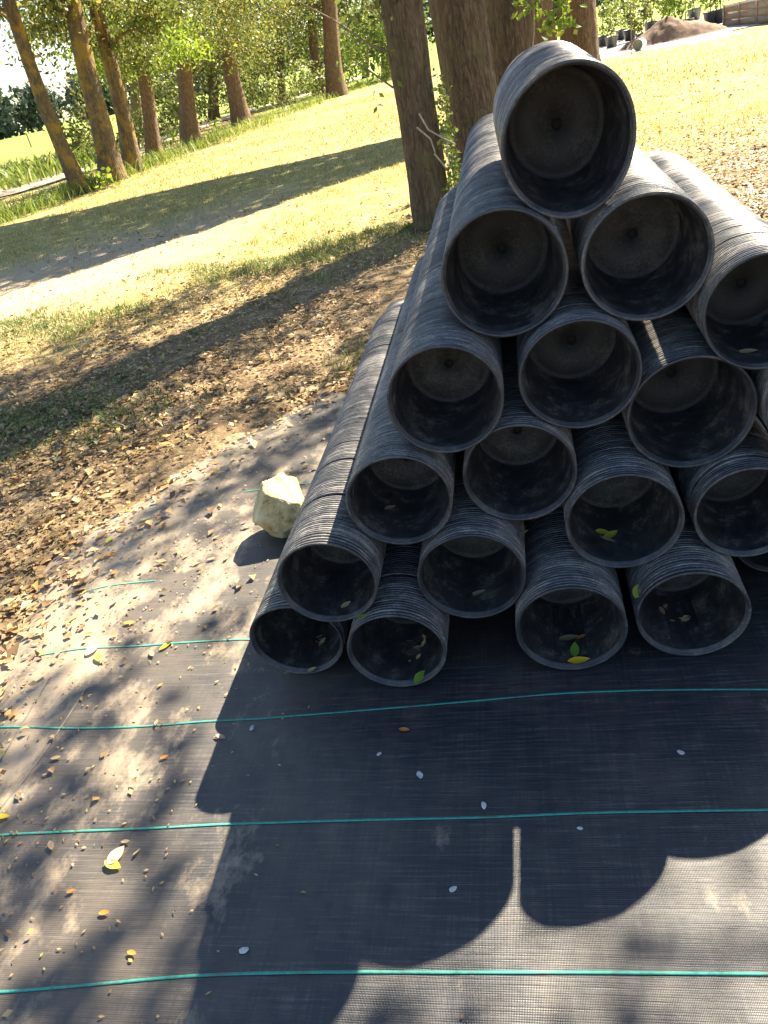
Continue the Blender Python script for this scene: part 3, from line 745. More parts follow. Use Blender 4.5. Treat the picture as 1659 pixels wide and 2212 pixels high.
Pc = shade_leaves(60000, (-6.5, 3.2), (-0.6, 8.5), (4.4, 6.6), 5)  # out-of-view foliage, placed along the sun rays to throw the mapped shade
mesh('crown', *leaves(Pc - base_a, 0.10, 0.055, 'crown', np.random.default_rng(9)), 'leaf_mid', ea)
ee = bigs['e'][0]; base_e = bigs['e'][1]
Pb = shade_leaves(60000, (-14, 0.6), (8.5, 17.5), (6.2, 8.6), 6)  # likewise unseen, shaped so its shadow makes the far shade band
mesh('crown', *leaves(Pb - base_e, 0.22, 0.12, 'crown', np.random.default_rng(10)), 'leaf_mid', ee)
# limbs that carry these crowns
def limbs(e, base, pts, r0, targets, mat, seed, z0=4.2):
    bp = []
    i0 = int(np.argmin(np.abs(pts[:, 2] - z0)))
    for k, t in enumerate(targets):
        s0 = pts[min(len(pts) - 1, i0 + 2 * k)]; t = np.array(t) - base
        q = [s0 + (t - s0) * u + np.array([0, 0, 1.0]) * 0.5 * math.sin(u * math.pi) for u in np.linspace(0, 1, 9)]
        bp.append(tube(q, np.linspace(r0 * 0.5, 0.015, 9), 8, 0.04, seed + k))
    mesh('limbs', *join(bp), mat, e, True)
def pick(P, n, seed):
    return P[np.random.default_rng(seed).choice(len(P), n, replace=False)]
limbs(ea, base_a, bigs['a'][2], bigs['a'][3], pick(Pc, 5, 1), 'bark', 31)
limbs(ee, base_e, bigs['e'][2], bigs['e'][3] * 0.5, pick(Pb, 3, 4), 'bark_red', 34, 5.0)
def over_crown(key, seed, n=1500):
    e, base, pts, r0 = bigs[key]; t = pts[-1]
    P_ = crown_points(t + np.array([1.6, 2.2, 0.8]), (2.0, 2.0, 1.2), n, 20, seed)
    mesh('crown', *leaves(P_, 0.12, 0.06, 'crown', np.random.default_rng(seed)), 'leaf_mid', e)
for k, key in enumerate('bcd'): over_crown(key, 70 + k, 900)

# leaf sprays hanging into view on the big trees
def spray(parent, pbase, pxs, rh, n, spread, mat, seed, leaf=(0.075, 0.042)):
    r2 = np.random.default_rng(seed); P_ = []; tw = []
    pts = np.array([at_range(x, y, rh) for x, y in pxs])
    tw.append(tube(pts - pbase, np.linspace(0.010, 0.003, len(pts)), 6, 0.0, seed))
    for i in range(n):
        t = r2.uniform(0.1, 1) * (len(pts) - 1); k = min(int(t), len(pts) - 2); p = pts[k] + (pts[k + 1] - pts[k]) * (t - k)
        P_.append(p + r2.normal(size=3) * spread)
    tw_o = mesh('twig', *join(tw), 'twig', parent, True)
    tag(mesh('leaf_spray', *leaves(np.array(P_) - pbase, leaf[0], leaf[1], 'crown', r2, 0.4), mat, parent), kind='stuff')
ec, base_c = bigs['c'][0], bigs['c'][1]; eb, base_b = bigs['b'][0], bigs['b'][1]
spray(ec, base_c, [(1128, -60), (1135, 0), (1130, 25)], 8.0, 45, 0.05, 'leaf_bright', 1)
spray(ec, base_c, [(1150, -80), (1165, 0), (1182, 40), (1195, 62)], 8.0, 55, 0.05, 'leaf_bright', 2)
spray(ec, base_c, [(1200, -80), (1212, 0), (1214, 35)], 8.0, 60, 0.055, 'leaf_bright', 3)
spray(ec, base_c, [(1195, 20), (1215, 50), (1232, 62)], 8.0, 30, 0.04, 'leaf_bright', 4)
spray(eb, base_b, [(1030, -60), (1040, 10), (1046, 45)], 10.5, 90, 0.05, 'leaf_bright', 5)
# thin bare branch and twigs left of the big trunk
spray(ea, base_a, [(838, 112), (800, 98), (750, 62), (715, 40), (600, -20)], 7.7, 26, 0.10, 'leaf_dark', 6)
spray(ea, base_a, [(850, 190), (815, 165), (780, 140), (750, 120)], 7.6, 30, 0.12, 'leaf_bright', 7)
spray(ea, base_a, [(838, 60), (815, 20), (790, -30)], 7.7, 60, 0.14, 'leaf_dark', 8)
# creeper with pale stems on the right flank of the big trunk
V_ = []
cp = np.array([at_range(x, y, 7.6) for x, y in [(948, 170), (958, 240), (968, 300), (975, 350), (978, 400), (966, 440)]])
for i in range(420):
    t = rng.uniform(0, 4.99); k = int(t); V_.append(cp[k] + (cp[k + 1] - cp[k]) * (t - k) + rng.normal(size=3) * np.array([0.035, 0.08, 0.05]))
cre = empty('creeper', [cp[-1][0], cp[-1][1], 0.0])
mesh('foliage', *leaves(np.array(V_) - np.array(cre.location), 0.05, 0.03, 'crown', rng, 0.3), 'weed', cre)
st = []
for pl in ([(905, 245), (925, 280), (960, 300), (985, 312)], [(938, 332), (955, 352), (966, 366)], [(965, 305), (967, 330), (972, 365)], [(900, 275), (930, 300), (940, 330)]):
    q = np.array([at_range(x, y, 7.5) for x, y in pl]) - np.array(cre.location); st.append(tube(q, np.linspace(0.009, 0.006, len(q)), 6))
mesh('stems', *join(st), 'twig_pale', cre, True)
tag(cre, 'yellow-green creeper with pale stems climbing the big leaning trunk', 'creeper')

# ------------------------------------------------------------------ background left: bushes, weeds, post, wood
def bush(px, rh, rad, n, mat, label, seed, leaf=(0.16, 0.08)):
    b0 = np.array([*at_range(*px, rh)[:2], 0.0]); e = empty('bush', b0.tolist())
    P_ = crown_points((0, 0, rad[2] * 0.9), rad, n, 18, seed); P_ = P_[P_[:, 2] > 0.02]
    mesh('foliage', *leaves(P_, leaf[0], leaf[1], 'crown', np.random.default_rng(seed)), mat, e)
    st = [tube([(0, 0, -0.05), (rad[0] * 0.2 * math.cos(a), rad[1] * 0.2 * math.sin(a), rad[2] * 0.6), (rad[0] * 0.5 * math.cos(a), rad[1] * 0.5 * math.sin(a), rad[2] * 1.3)], (0.03, 0.02, 0.008), 6) for a in (0.3, 2.3, 4.4)]
    mesh('stems', *join(st), 'twig', e, True)
    tag(e, label, 'bush', 'bushes beyond the dirt road')
bush((610, 225), 42, (2.6, 1.6, 0.9), 2600, 'leaf_mid', 'low rounded dark green bush between the half-hidden trunk and the stout trunk', 1)
bush((560, 190), 55, (3.0, 2.0, 1.5), 2600, 'leaf_dark', 'taller bush far behind the low rounded one', 2, (0.22, 0.11))
bush((440, 215), 45, (2.4, 2.0, 1.3), 2400, 'leaf_dark', 'dark bush right of the straight tall reddish trunk', 3, (0.2, 0.1))
bush((355, 232), 40, (2.0, 1.6, 1.2), 2200, 'leaf_mid', 'bush between the fourth and fifth trunks', 4, (0.18, 0.09))
bush((230, 280), 34, (1.8, 1.5, 1.1), 2000, 'leaf_dark', 'bush showing behind the touching pair of trunks', 5)
bush((830, 140), 50, (2.6, 2.0, 1.6), 2400, 'weed', 'pale green bush left of the big leaning trunk', 6, (0.2, 0.1))
bush((745, 140), 60, (3.2, 2.0, 2.2), 2600, 'leaf_dark', 'bush behind the end of the row of trees', 7, (0.24, 0.12))
def far_wood():
    P_ = []
    r2 = np.random.default_rng(44)
    for i in range(150):
        x = -330 + i * 2.8 + r2.uniform(-2, 2); y = 262 + r2.uniform(-12, 12) - abs(x + 60) * 0.10; h = r2.uniform(9.5, 14.0); w = r2.uniform(3.5, 5.5)
        P_.append(crown_points((x, y, h * 0.48), (w, w * 0.7, h * 0.52), 330, 22, 500 + i))
    P_ = np.concatenate(P_); P_ = P_[P_[:, 2] > 0]
    o = mesh('far_wood', *leaves(P_, 1.9, 1.3, 'crown', r2), 'leaf_far')
    tag(o, 'hazy far-off wood along the horizon beyond the meadow', 'wood', kind='stuff')
far_wood()
def post(px, h, label):
    b0 = spot(*px); e = empty('fence_post', b0.tolist())
    mesh('shaft', *tube([(0, 0, -0.1), (0.01, 0, h * 0.5), (0, 0.01, h)], (0.07, 0.065, 0.06), 10, 0.04), 'post', e, True)
    v, f = lathe_z([(0.06, h - 0.002), (0.04, h + 0.02), (0.001, h + 0.03)], 10); mesh('cap', v, f, 'post', e, True)
    tag(e, label, 'post')
post((68, 318), 1.15, 'weathered fence post at the meadow edge left of the leftmost trunk')

# ------------------------------------------------------------------ background right: yard with potted shrubs, mound, bucket, crate
vpot, fpot = lathe_z([(0.001, 0.30), (0.20, 0.30), (0.215, 0.36), (0.235, 0.36), (0.235, 0.33), (0.22, 0.32), (0.175, 0.0), (0.001, 0.0)], 24)
me_spot = mesh_data('container', vpot, fpot, 'shrub_pot', True)
fol = []
for k in range(4):
    r2 = np.random.default_rng(200 + k)
    P_ = crown_points((0, 0, 0.95), (0.36, 0.36, 0.55), 420, 16, 210 + k)
    fol.append(mesh_data('foliage', *leaves(P_, 0.12, 0.065, 'crown', r2), ('weed', 'leaf_mid', 'leaf_bright', 'leaf_dark')[k]))
me_stem = mesh_data('stem', *tube([(0, 0, 0.28), (0.02, 0.01, 0.6), (0, 0, 1.2)], (0.016, 0.013, 0.006), 6), 'twig', True)
shr = [((1302, 66), 34, 0, 0.95, 'leftmost of the yard, beside the sunlit trunk'), ((1320, 66), 32, 1, 0.95, 'second from the sunlit trunk'),
       ((1342, 57), 36, 0, 1.0, 'third from the sunlit trunk'), ((1360, 57), 34, 1, 1.0, 'fourth from the sunlit trunk'),
       ((1386, 62), 30, 3, 0.9, 'standing nearest behind the bucket'), ((1408, 49), 35, 3, 1.25, 'dark one above the mound, left'),
       ((1432, 48), 34, 3, 1.3, 'dark one above the mound, middle'), ((1458, 50), 31, 2, 1.2, 'bright one above the mound'),
       ((1480, 48), 31, 0, 1.15, 'right of the mound top'), ((1535, 36), 34, 2, 1.1, 'bright one left of the wooden crate'), ((1556, 33), 34, 0, 1.15, 'touching the wooden crate corner'),
       ((1620, 5), 34, 1, 1.2, 'behind the wooden crate'), ((1500, 25), 40, 1, 1.2, 'farthest back between mound and crate')]
for px, rh, k, sc, lab in shr:
    p = at_range(px[0], px[1], rh); e = empty('potted_shrub', (p[0], p[1], 0.03)); e.scale = (sc, sc, sc); e.rotation_euler.z = random.uniform(0, 6)
    link('container', me_spot, e); link('foliage', fol[k], e); link('stem', me_stem, e)
    tag(e, 'green shrub in a black nursery container, ' + lab, 'shrub', 'potted shrubs in the yard')
def mound():
    c = spot(1448, 89) + np.array([0.1, 0.3, 0]); n = 40; V = []; F_ = []
    xs = np.linspace(-1.9, 1.9, 70); ys = np.linspace(-0.95, 0.95, 40)
    X, Y = np.meshgrid(xs, ys); R = np.hypot(X / 1.7, Y / 0.8)
    Z = 0.50 * np.clip(1 - R ** 1.6, 0, 1) * (0.75 + 0.5 * fbm(X * 2.1, Y * 2.1)) + (fbm(X * 7, Y * 7) - 0.5) * 0.10 * np.clip(1.25 - R, 0, 1) - 0.02
    Z += np.clip(1 - np.hypot((X + 0.25) / 0.6, Y / 0.7), 0, 1) * 0.12
    Z = np.where(R > 1.12, -0.05, Z)
    v = np.stack([X, Y, Z], -1).reshape(-1, 3); idx = np.arange(v.shape[0]).reshape(X.shape)
    f = np.stack([idx[:-1, :-1], idx[:-1, 1:], idx[1:, 1:], idx[1:, :-1]], -1).reshape(-1, 4)
    o = mesh('soil_mound', v, f, 'soil', smooth=True, loc=(c[0], c[1], 0.04))
    tag(o, 'low heap of loose brown soil at the edge of the sunny grass', 'mound')
mound()
def bucket():
    c = spot(1377, 108) - np.array([0.08, 0.6, 0]); e = empty('bucket', (c[0], c[1], 0.0)); r = 0.155
    R = Matrix.Rotation(math.radians(-28), 4, 'Z')
    e.matrix_world = Matrix.Translation((c[0], c[1], 0.16)) @ R
    mesh('shell', *lathe([(0.15, 0.0), (0.158, 0.01), (0.158, 0.03), (0.15, 0.035), (0.14, 0.36), (0.001, 0.365)], 36), 'bucket', e, True)
    mesh('lid', *lathe([(0.001, 0.012), (0.12, 0.012), (0.13, 0.002), (0.149, 0.0)], 36), 'bucket_shade', e, True)
    tag(e, 'pale bucket lying on its side at the foot of the soil heap', 'bucket')
bucket()
def crate():
    c = spot(1560, 60); d = spot(1720, 44); ang = math.atan2(d[1] - c[1], d[0] - c[0]); L = 3.0
    e = empty('wooden_crate'); e.matrix_world = Matrix.Translation((c[0], c[1], 0)) @ Matrix.Rotation(ang, 4, 'Z')
    for k in range(3):
        mesh('board', *box(0.0, L, 0.0, 0.04, 0.015 + k * 0.2, 0.208 + k * 0.2), 'crate', e)
        mesh('board', *box(0.0, 0.04, 0.043, 1.2, 0.015 + k * 0.2, 0.206 + k * 0.2), 'crate', e)
        mesh('board', *box(0.0, L, 1.203, 1.243, 0.015 + k * 0.2, 0.207 + k * 0.2), 'crate', e)
    for x in (0.06, 1.0, 2.0): mesh('batten', *box(x, x + 0.07, -0.023, -0.002, 0.0, 0.62), 'crate', e)
    mesh('soil_fill', *box(0.05, L - 0.05, 0.05, 1.19, 0.0, 0.5), 'soil', e)
    tag(e, 'long weathered wooden crate with rusty stains by the right picture edge', 'crate')
crate()
def stake():
    c = at_range(1363, 80, 27); o = empty('stake', (c[0], c[1], 0)); mesh('shaft', *tube([(0, 0, -0.1), (0.01, 0, 0.6), (0, 0, 1.25)], (0.016, 0.015, 0.014), 6), 'twig', o); mesh('tip', *lathe_z([(0.0145, 1.249), (0.001, 1.28)], 6), 'twig', o)
    tag(o, 'thin wooden stake standing on the pale yard ground', 'stake')
stake()

# ------------------------------------------------------------------ rock beside the stacks
def rock():
    c = spot(592, 1188)
    import bmesh
    bm = bmesh.new(); bmesh.ops.create_icosphere(bm, subdivisions=5, radius=1.0)
    r2 = np.random.default_rng(8); fs = r2.normal(size=(9, 3)); fs /= np.linalg.norm(fs, axis=1)[:, None]; fd = r2.uniform(0.62, 0.9, 9)
    for v in bm.verts:
        p = np.array(v.co)
        for n_, d_ in zip(fs, fd):
            t = p @ n_
            if t > d_: p = p - n_ * (t - d_) * 0.9
        k = 1 + 0.16 * (fbm(p[0] * 2.2 + p[2] * 1.3 + 5, p[1] * 2.2 - p[2] * 1.7 + 5, 4) - 0.5) + 0.10 * (fbm(p[0] * 6 + p[1] * 5 + 20, p[2] * 6 - p[1] * 3 + 20, 4) - 0.5)
        p = p * k
        wz = 1.0 - 0.28 * max(0, -p[2])                      # narrower foot
        kn = 0.06 * (fbm(p[0] * 3 + 31, p[2] * 3 + p[1] * 2 + 17, 3) - 0.5)
        v.co = ((p[0] + kn) * 0.12 * wz + 0.02 * p[2], (p[1] + kn) * 0.11 * wz + 0.03 * max(0, p[2]), (p[2] + 2 * kn) * 0.135 * (1 + 0.25 * p[1]) + 0.112)
    me = bpy.data.meshes.new('limestone_rock'); bm.to_mesh(me); bm.free()
    me.polygons.foreach_set('use_smooth', np.ones(len(me.polygons), dtype=bool)); me.materials.append(M['limestone'])
    o = link('limestone_rock', me, None, (c[0] + 0.02, c[1] + 0.10, 0.0))
    tag(o, 'pale knobbly limestone rock standing on the fabric left of the stacks', 'rock')
rock()

# ------------------------------------------------------------------ litter, grass, weeds (uncountable)
def on_fabric(x, y):
    fl = -1.86 + 0.10 * np.sin(y * 2.1) + 0.05 * np.sin(y * 7.3) + np.clip(y - 2.7, 0, 9) * 0.55
    return (x > fl) & (y < 3.7)
def scatter(n, xr, yr, dens, seed):
    r2 = np.random.default_rng(seed); x = r2.uniform(*xr, n); y = r2.uniform(*yr, n)
    k = r2.random(n) < dens(x, y); x, y = x[k], y[k]
    return x, y
def litter():
    def dens(x, y):
        lit = np.clip(1.15 - (y - 0.55 * x - 5.0) / 4.5, 0.06, 1) * np.maximum(np.clip((fbm(x * 1.3, y * 1.3) - 0.24) * 2.6, 0.12, 1.2), np.where(x > 0.6, 0.75, 0.0))
        fl = -1.86 + np.clip(y - 2.7, 0, 9) * 0.55
        onf = on_fabric(x, y)
        edge = np.exp(-np.clip(x - fl, 0, 9) / 0.16)
        edge = np.maximum(edge, np.where(y < 2.0, 0.0, 0.05))
        return np.where(onf, np.where(x < -0.75, edge * 0.8, 0.0), lit)
    x, y = scatter(230000, (-6.5, 4.5), (0.2, 11), dens, 1)
    k = ~((x > -0.85) & (x < 0.95) & (y > 1.5) & (y < 3.4)); x, y = x[k], y[k]
    z = np.where(on_fabric(x, y), fab_z(x, y) + 0.001, ground_z(x, y) - 0.004) + rng.uniform(0, 0.012, len(x))
    sz = np.where(rng.random(len(x)) < 0.12, rng.uniform(1.3, 2.0, len(x)), rng.uniform(0.45, 1.1, len(x)))
    o = mesh('leaf_litter', *leaves(np.stack([x, y, z], 1), 0.036 * sz[:, None], 0.021 * sz[:, None], 'flat', rng), 'litter')
    tag(o, 'brown and tan fallen leaves strewn over the ground around the fabric', 'leaf litter', kind='stuff')
    def dens2(x, y): return np.where(x > 0.4, 0.8, 0.2) * np.clip((fbm(x * 0.6, y * 0.6) - 0.42) * 5, 0.03, 1)
    x, y = scatter(16000, (-6, 9), (9, 20), dens2, 2)
    o = mesh('leaf_litter', *leaves(np.stack([x, y, ground_z(x, y)], 1), 0.06, 0.035, 'flat', rng), 'litter')
    tag(o, 'scattered dry leaves lying in the sunny grass farther back', 'leaf litter', kind='stuff')
litter()
def grass():
    def dn(x, y):
        g = np.clip((y - 0.55 * x - 6.5) / 2.5, 0.0, 1)
        tr = np.abs(y - (0.75 * x + 12.4)); track = np.where((x < -3.0), np.clip((tr - 1.0) / 2.2, 0.08, 1), 1)
        return g * track * np.clip((fbm(x * 0.8, y * 0.8) - 0.3) * 3.2, 0.12, 1)
    x, y = scatter(90000, (-9, 6), (5, 16), dn, 3)
    o = mesh('dry_grass', *blades(np.stack([x, y, ground_z(x, y) - 0.015], 1), 0.05, 0.004, rng, 0.7), 'grass')
    tag(o, 'short yellow-green grass in the sun behind the stacks', 'grass', kind='stuff')
    def dn2(x, y): return np.clip((fbm(x * 0.5, y * 0.5) - 0.3) * 3.2, 0.12, 1) * np.where((x < -9.5) & (y < 24), 0.3, 1)
    x, y = scatter(70000, (-14, 14), (16, 34), dn2, 4)
    k = ~((x > 2.5) & (y > 25)); x, y = x[k], y[k]
    o = mesh('dry_grass', *blades(np.stack([x, y, ground_z(x, y) - 0.01], 1), 0.06, 0.009, rng, 0.7), 'grass')
    tag(o, 'sunny yellow-green grass stretching to the row of trees', 'grass', kind='stuff')
    # green tufts in the shade on the left
    def dn3(x, y): return np.clip((fbm(x * 1.1 + 30, y * 1.1 + 12) - 0.45) * 7, 0, 1) * (~on_fabric(x, y)) * np.clip((y - 0.25 * x - 3.8) / 1.0, 0, 1)
    x, y = scatter(60000, (-6, -0.3), (2.5, 8.0), dn3, 5)
    o = mesh('green_tufts', *blades(np.stack([x, y, ground_z(x, y) - 0.012], 1), 0.055, 0.0035, rng, 0.9), 'grass_dark')
    tag(o, 'green grass tufts among the shaded fallen leaves', 'grass', kind='stuff')
    # verge weeds
    P_ = []
    r2 = np.random.default_rng(77)
    for i in range(240):
        t = r2.random(); px_ = -100 + 940 * t; a = spot(px_, 478 - 0.372 * px_ + r2.normal() * 4); b = a + np.array([r2.uniform(-0.3, 0.3), r2.uniform(-0.5, 0.9), 0])
        n = r2.integers(6, 26); P_.append(b + r2.normal(size=(n, 3)) * np.array([0.25, 0.25, 0.0]))
    P_ = np.concatenate(P_)
    o = mesh('verge_weeds', *blades(P_, 0.30, 0.012, rng, 0.6), 'weed'); tag(o, 'bright weeds growing along the near side of the dirt road', 'weeds', kind='stuff')
    P_ = []
    for i in range(9000):
        x = r2.uniform(-60, -8); y = r2.uniform(22, 60)
        P_.append((x, y))
    P_ = np.array(P_); rp = np.array([p[:2] for p in road_pts])
    d = np.min(np.linalg.norm(P_[:, None] - np.concatenate([rp + (np.roll(rp, -1, 0) - rp) * t for t in (0, 0.25, 0.5, 0.75)])[None], axis=2), axis=1)
    yl = np.interp(P_[:, 0], rp[:, 0], rp[:, 1])
    k = (P_[:, 1] > yl + 1.6) & (P_[:, 1] < yl + 9); P_ = P_[k]
    P_ = np.repeat(P_, 6, 0); P_ = P_ + r2.normal(size=P_.shape) * 0.4
    o = mesh('verge_grass', *blades(np.stack([P_[:, 0], P_[:, 1], np.zeros(len(P_))], 1), 0.55, 0.035, rng, 0.5), 'weed'); tag(o, 'tall green grass on the far side of the dirt road', 'grass', kind='stuff')
grass()
def crumbs():
    r2 = np.random.default_rng(91); x = r2.uniform(-1.85, -0.2, 3600); y = r2.uniform(0.4, 3.4, 3600)
    k = r2.random(3600) < np.clip((-0.55 - x) / 1.1, 0.015, 1) * (0.15 + 1.2 * fbm(x * 2.2 + 2, y * 2.2)); x, y = x[k], y[k]
    o = mesh('leaf_crumbs', *leaves(np.stack([x, y, fab_z(x, y) + 0.001], 1), 0.012, 0.006, 'flat', r2), 'litter')
    tag(o, 'fine crumbs of dry leaves dusted over the left part of the fabric', 'leaf crumbs', kind='stuff')
crumbs()
def sprig(px, h, n, label, seed):
    b0 = spot(*px); e = empty('sapling', b0.tolist()); r2 = np.random.default_rng(seed)
    mesh('stem', *tube([(0, 0, -0.03), (0.02, 0, h * 0.5), (-0.02, 0.01, h)], (0.008, 0.006, 0.003), 6), 'twig', e, True)
    P_ = np.stack([r2.normal(size=n) * 0.13, r2.normal(size=n) * 0.13, r2.uniform(0.12, 1, n) * h], 1)
    mesh('foliage', *leaves(P_, 0.16, 0.09, 'crown', r2), 'leaf_bright', e)
    tag(e, label, 'sapling', 'bright saplings at the feet of the trees')
sprig((198, 392), 0.75, 46, 'bright sapling between the leftmost trunk and the thick mossy trunk', 1)
sprig((233, 408), 0.45, 30, 'bright small sapling at the foot of the thick mossy trunk', 2)
sprig((356, 330), 0.45, 34, 'bright sapling right of the fourth trunk', 3)
sprig((385, 312), 0.5, 34, 'bright sapling left of the straight tall trunk foot', 4)
sprig((748, 200), 0.7, 50, 'bright sapling right of the stout flared trunk', 5)
sprig((470, 292), 0.5, 36, 'bright sapling between the tall trunk and the half-hidden trunk', 6)

# ------------------------------------------------------------------ single fallen leaves and chips that can be picked out
def leaf_mesh(name, L, W, mat, curl=0.25):
    n = 9; V = []; 
    for i in range(n):
        t = i / (n - 1); w = W * 0.5 * math.sin(math.pi * min(1, t * 1.02)) ** 0.75 * (1 - 0.25 * t) if 0 < t < 1 else 0.0006
        z = curl * L * (t - 0.5) ** 2
        V += [((t - 0.5) * L, -w, z + w * 0.35), ((t - 0.5) * L, 0, z), ((t - 0.5) * L, w, z + w * 0.3)]
    F_ = []
    for i in range(n - 1):
        a = 3 * i
        F_ += [(a, a + 3, a + 4, a + 1), (a + 1, a + 4, a + 5, a + 2)]
    return mesh_data(name, np.array(V), np.array(F_), mat, True)
LM = {k: leaf_mesh('fallen_leaf', 1.0, w, 'leaf_' + k) for k, w in (('yellow', 0.42), ('green', 0.5), ('lime', 0.55), ('orange', 0.5), ('tan', 0.5), ('pale', 0.6), ('olive', 0.5))}
def fallen(kind, px, L, rot, label, z=None, tilt=0.1, group=None):
    if z is None:
        p = spot(*px); p[2] = float(fab_z(p[0], p[1])) + 0.006
    else: p = np.array(z)
    o = link('fallen_leaf', LM[kind]); o.location = p.tolist(); o.scale = (L,) * 3
    o.rotation_euler = (random.uniform(-tilt, tilt), random.uniform(-tilt, tilt), rot)
    tag(o, label, 'leaf', group); return o
fallen('pale', (211, 1422), 0.065, 1.2, 'pale dry leaf overlapping a lime leaf on the fabric, left of the stacks')
fallen('lime', (222, 1440), 0.05, -0.9, 'lime green leaf under the pale dry leaf, left of the stacks')
fallen('pale', (257, 1858), 0.055, 1.2, 'pale dry leaf between the two nearest green stripes at left', tilt=0.3)
fallen('lime', (250, 1878), 0.05, -0.3, 'lime green leaf touching the pale leaf in the left foreground')
fallen('yellow', (14, 1780), 0.05, 0.1, 'yellow leaf at the left picture edge')
fallen('orange', (875, 1582), 0.032, -0.2, 'small orange leaf alone on the shadowed fabric')
fallen('orange', (290, 2066), 0.025, -0.2, 'small orange leaf low at left, above the nearest green stripe')
fallen('orange', (231, 1980), 0.028, 0.1, 'orange leaf left of the stack shadow, low in the picture')
fallen('orange', (360, 1645), 0.026, 0.5, 'rust leaf just left of the shadow edge')
fallen('tan', (130, 1652), 0.032, 0.2, 'tan leaf right of the loose thread')
fallen('tan', (277, 1828), 0.026, 0.0, 'tan leaf above the pale and lime leaf pair')
fallen('tan', (301, 1850), 0.024, 1.2, 'tan leaf standing on edge right of the pale leaf', tilt=0.6)
fallen('orange', (160, 1935), 0.022, 0.4, 'tiny orange leaf in the left sun fleck')
fallen('orange', (247, 1213), 0.05, 0.3, 'orange leaf by the ragged fabric edge')
fallen('orange', (288, 1362), 0.045, 0.1, 'orange leaf lying between two green stripes, left')
fallen('yellow', (365, 1408), 0.05, 0.9, 'yellow leaf in the sun fleck left of the stacks')
fallen('lime', (243, 1180), 0.05, 1.4, 'lime leaf at the ragged fabric edge')
fallen('olive', (318, 1135), 0.05, 0.4, 'olive leaf among the folds of the fabric')
for i in range(20):
    x = random.uniform(-1.6, -0.75); y = random.uniform(0.55, 2.3)
    fallen(random.choice(['tan', 'tan', 'orange', 'olive']), None, random.uniform(0.012, 0.04), random.uniform(0, 6.28), 'small dry leaf scrap scattered on the fabric left of the stack shadow', (x, y, float(fab_z(x, y)) + 0.006), 0.25, 'dry leaf scraps on the left fabric')
def in_pot(key, kind, dx, dy, L, rot, label, tilt=0.15, dz=0.0):
    e, c, s, R = pot_front[key]; r = (0.466 - 0.055 * max(0, dy - 0.05)) * s * D
    if dy < 0.035: r = 0.47 * s * D
    ang = -math.pi / 2 + dx
    az = STK[key][4][1]
    p = c + np.array([r * math.cos(ang), dy * D * s, r * math.sin(ang) * az + 0.006 + dz])
    o = fallen(kind, None, L, rot, label, p, tilt); o.rotation_euler.y += -dx * 0.9
    return o
in_pot('F3', 'yellow', 0.10, 0.06, 0.062, 0.15, 'yellow leaf on the front lip of a bottom-row pot')
in_pot('F3', 'green', 0.05, 0.20, 0.055, 1.5, 'green leaf inside the bottom-row pot behind the yellow leaf')
in_pot('F3', 'olive', -0.05, 0.36, 0.06, 0.1, 'olive leaf deeper inside the bottom-row pot with the yellow leaf')
in_pot('F3', 'orange', 0.22, 0.36, 0.03, 0.4, 'small orange leaf deep in the pot with the yellow leaf')
in_pot('F2', 'green', 0.36, 0.04, 0.055, 1.1, 'green leaf standing on the lip of the second bottom-row pot', 0.5)
for i in range(9):
    in_pot('F2', 'tan', random.uniform(0.0, 0.5), random.uniform(0.25, 0.6), random.uniform(0.015, 0.03), random.uniform(0, 6), 'dry leaf scrap inside the second pot of the bottom row', 0.4).__setitem__('group', 'leaf scraps in the second bottom pot')
for i in range(7):
    in_pot('F1', 'tan', random.uniform(0.0, 0.5), random.uniform(0.2, 0.6), random.uniform(0.015, 0.035), random.uniform(0, 6), 'dry leaf scrap inside the leftmost pot of the bottom row', 0.4).__setitem__('group', 'leaf scraps in the leftmost bottom pot')
for i in range(8):
    in_pot('F4', 'tan', random.uniform(-0.5, 0.1), random.uniform(0.4, 0.75), random.uniform(0.015, 0.035), random.uniform(0, 6), 'dry leaf scrap deep inside the bottom-row pot with loose rims', 0.4).__setitem__('group', 'leaf scraps in the loose-rimmed pot')
in_pot('E3', 'lime', -0.35, 0.45, 0.045, 0.3, 'left pale green leaf of a pair inside a second-row pot', 0.3)
in_pot('E3', 'lime', -0.18, 0.42, 0.05, 0.6, 'right pale green leaf of a pair inside a second-row pot', 0.3)
in_pot('E3', 'tan', -0.25, 0.34, 0.045, -0.3, 'tan leaf below the green pair inside a second-row pot', 0.2)
in_pot('E2', 'tan', 0.0, 0.30, 0.05, 0.1, 'tan leaf inside the second pot of the second row', 0.3)
in_pot('E1', 'tan', 0.15, 0.18, 0.035, 0.8, 'dim tan leaf inside the pot beside the rock', 0.3)
in_pot('C3', 'tan', -0.15, 0.25, 0.045, -0.4, 'tan leaf inside the pot cut by the right picture edge', 0.3)
in_pot('D1', 'tan', -0.5, 0.5, 0.04, 0.8, 'grey-tan leaf inside the leftmost pot three rows up', 0.3)
in_pot('F1', 'tan', 0.15, 0.01, 0.03, 0.4, 'tan leaf scrap on the lip of the leftmost bottom pot', 0.3)
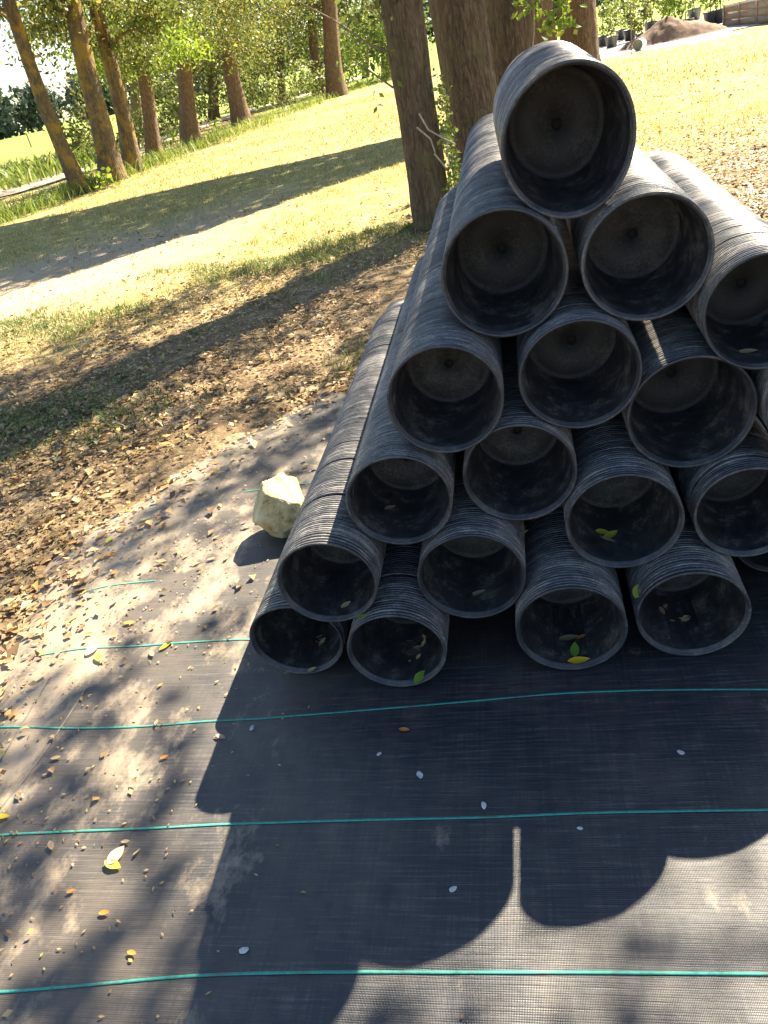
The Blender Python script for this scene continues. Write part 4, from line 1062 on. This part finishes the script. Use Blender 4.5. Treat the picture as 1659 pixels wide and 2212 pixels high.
def wedge(key, ang, dy, kind, L, rot, label):
    e, c, s, R = pot_front[key]; r = 0.505 * s * D
    p = c + np.array([r * math.cos(ang), dy * D, r * math.sin(ang) + 0.004]); fallen(kind, None, L, rot, label, p, 0.5)
wedge('F2', 2.1, 0.03, 'green', 0.035, 0.2, 'bright green leaf wedged between the two leftmost bottom pots')
wedge('F4', 2.75, 0.15, 'lime', 0.05, 1.2, 'pale leaf caught between the third and fourth bottom pots')
wedge('F4', 2.5, 0.4, 'olive', 0.06, 0.5, 'olive leaf caught deeper between the third and fourth bottom pots')
wedge('E2', 0.35, 0.35, 'olive', 0.06, 0.3, 'olive leaf cluster resting right of the second pot in the second row')
wedge('E2', 0.25, 0.5, 'tan', 0.05, 1.3, 'tan leaf resting right of the second pot in the second row')
wedge('D1', 2.2, 3.6, 'orange', 0.04, 0.2, 'orange leaf lying on the sunlit side of the leftmost columns')
# pale chips and lumps on the shaded fabric
import bmesh
def chip(px, L, label, seed):
    bm = bmesh.new(); bmesh.ops.create_icosphere(bm, subdivisions=2, radius=0.5); r2 = np.random.default_rng(seed)
    for v in bm.verts:
        k = 1 + 0.3 * (r2.random() - 0.5); v.co = (v.co.x * k * L, v.co.y * k * L * 0.6, v.co.z * k * L * 0.3)
    me = bpy.data.meshes.new('pebble'); bm.to_mesh(me); bm.free(); me.materials.append(M['chip'])
    p = spot(*px); o = link('pebble', me, None, (p[0], p[1], float(fab_z(p[0], p[1])) + L * 0.13)); o.rotation_euler.z = r2.uniform(0, 3)
    tag(o, label, 'pebble')
chip((1046, 1746), 0.020, 'white pebble touching the middle green stripe', 1)
chip((1471, 1631), 0.018, 'white pebble right, between two green stripes', 2)
chip((908, 1680), 0.024, 'grey pebble left of the white one in the shadow', 3)
chip((980, 1927), 0.018, 'pale pebble in the lower middle of the shadow', 4)
chip((820, 1634), 0.014, 'small grey pebble left of the orange leaf', 5)
chip((530, 2060), 0.022, 'grey pebble in the lower left of the shadow', 6)
chip((545, 1575), 0.02, 'grey crumb on the far green stripe near the shadow edge', 7)
chip((1253, 1795), 0.014, 'small grey crumb below the middle green stripe, right', 8)
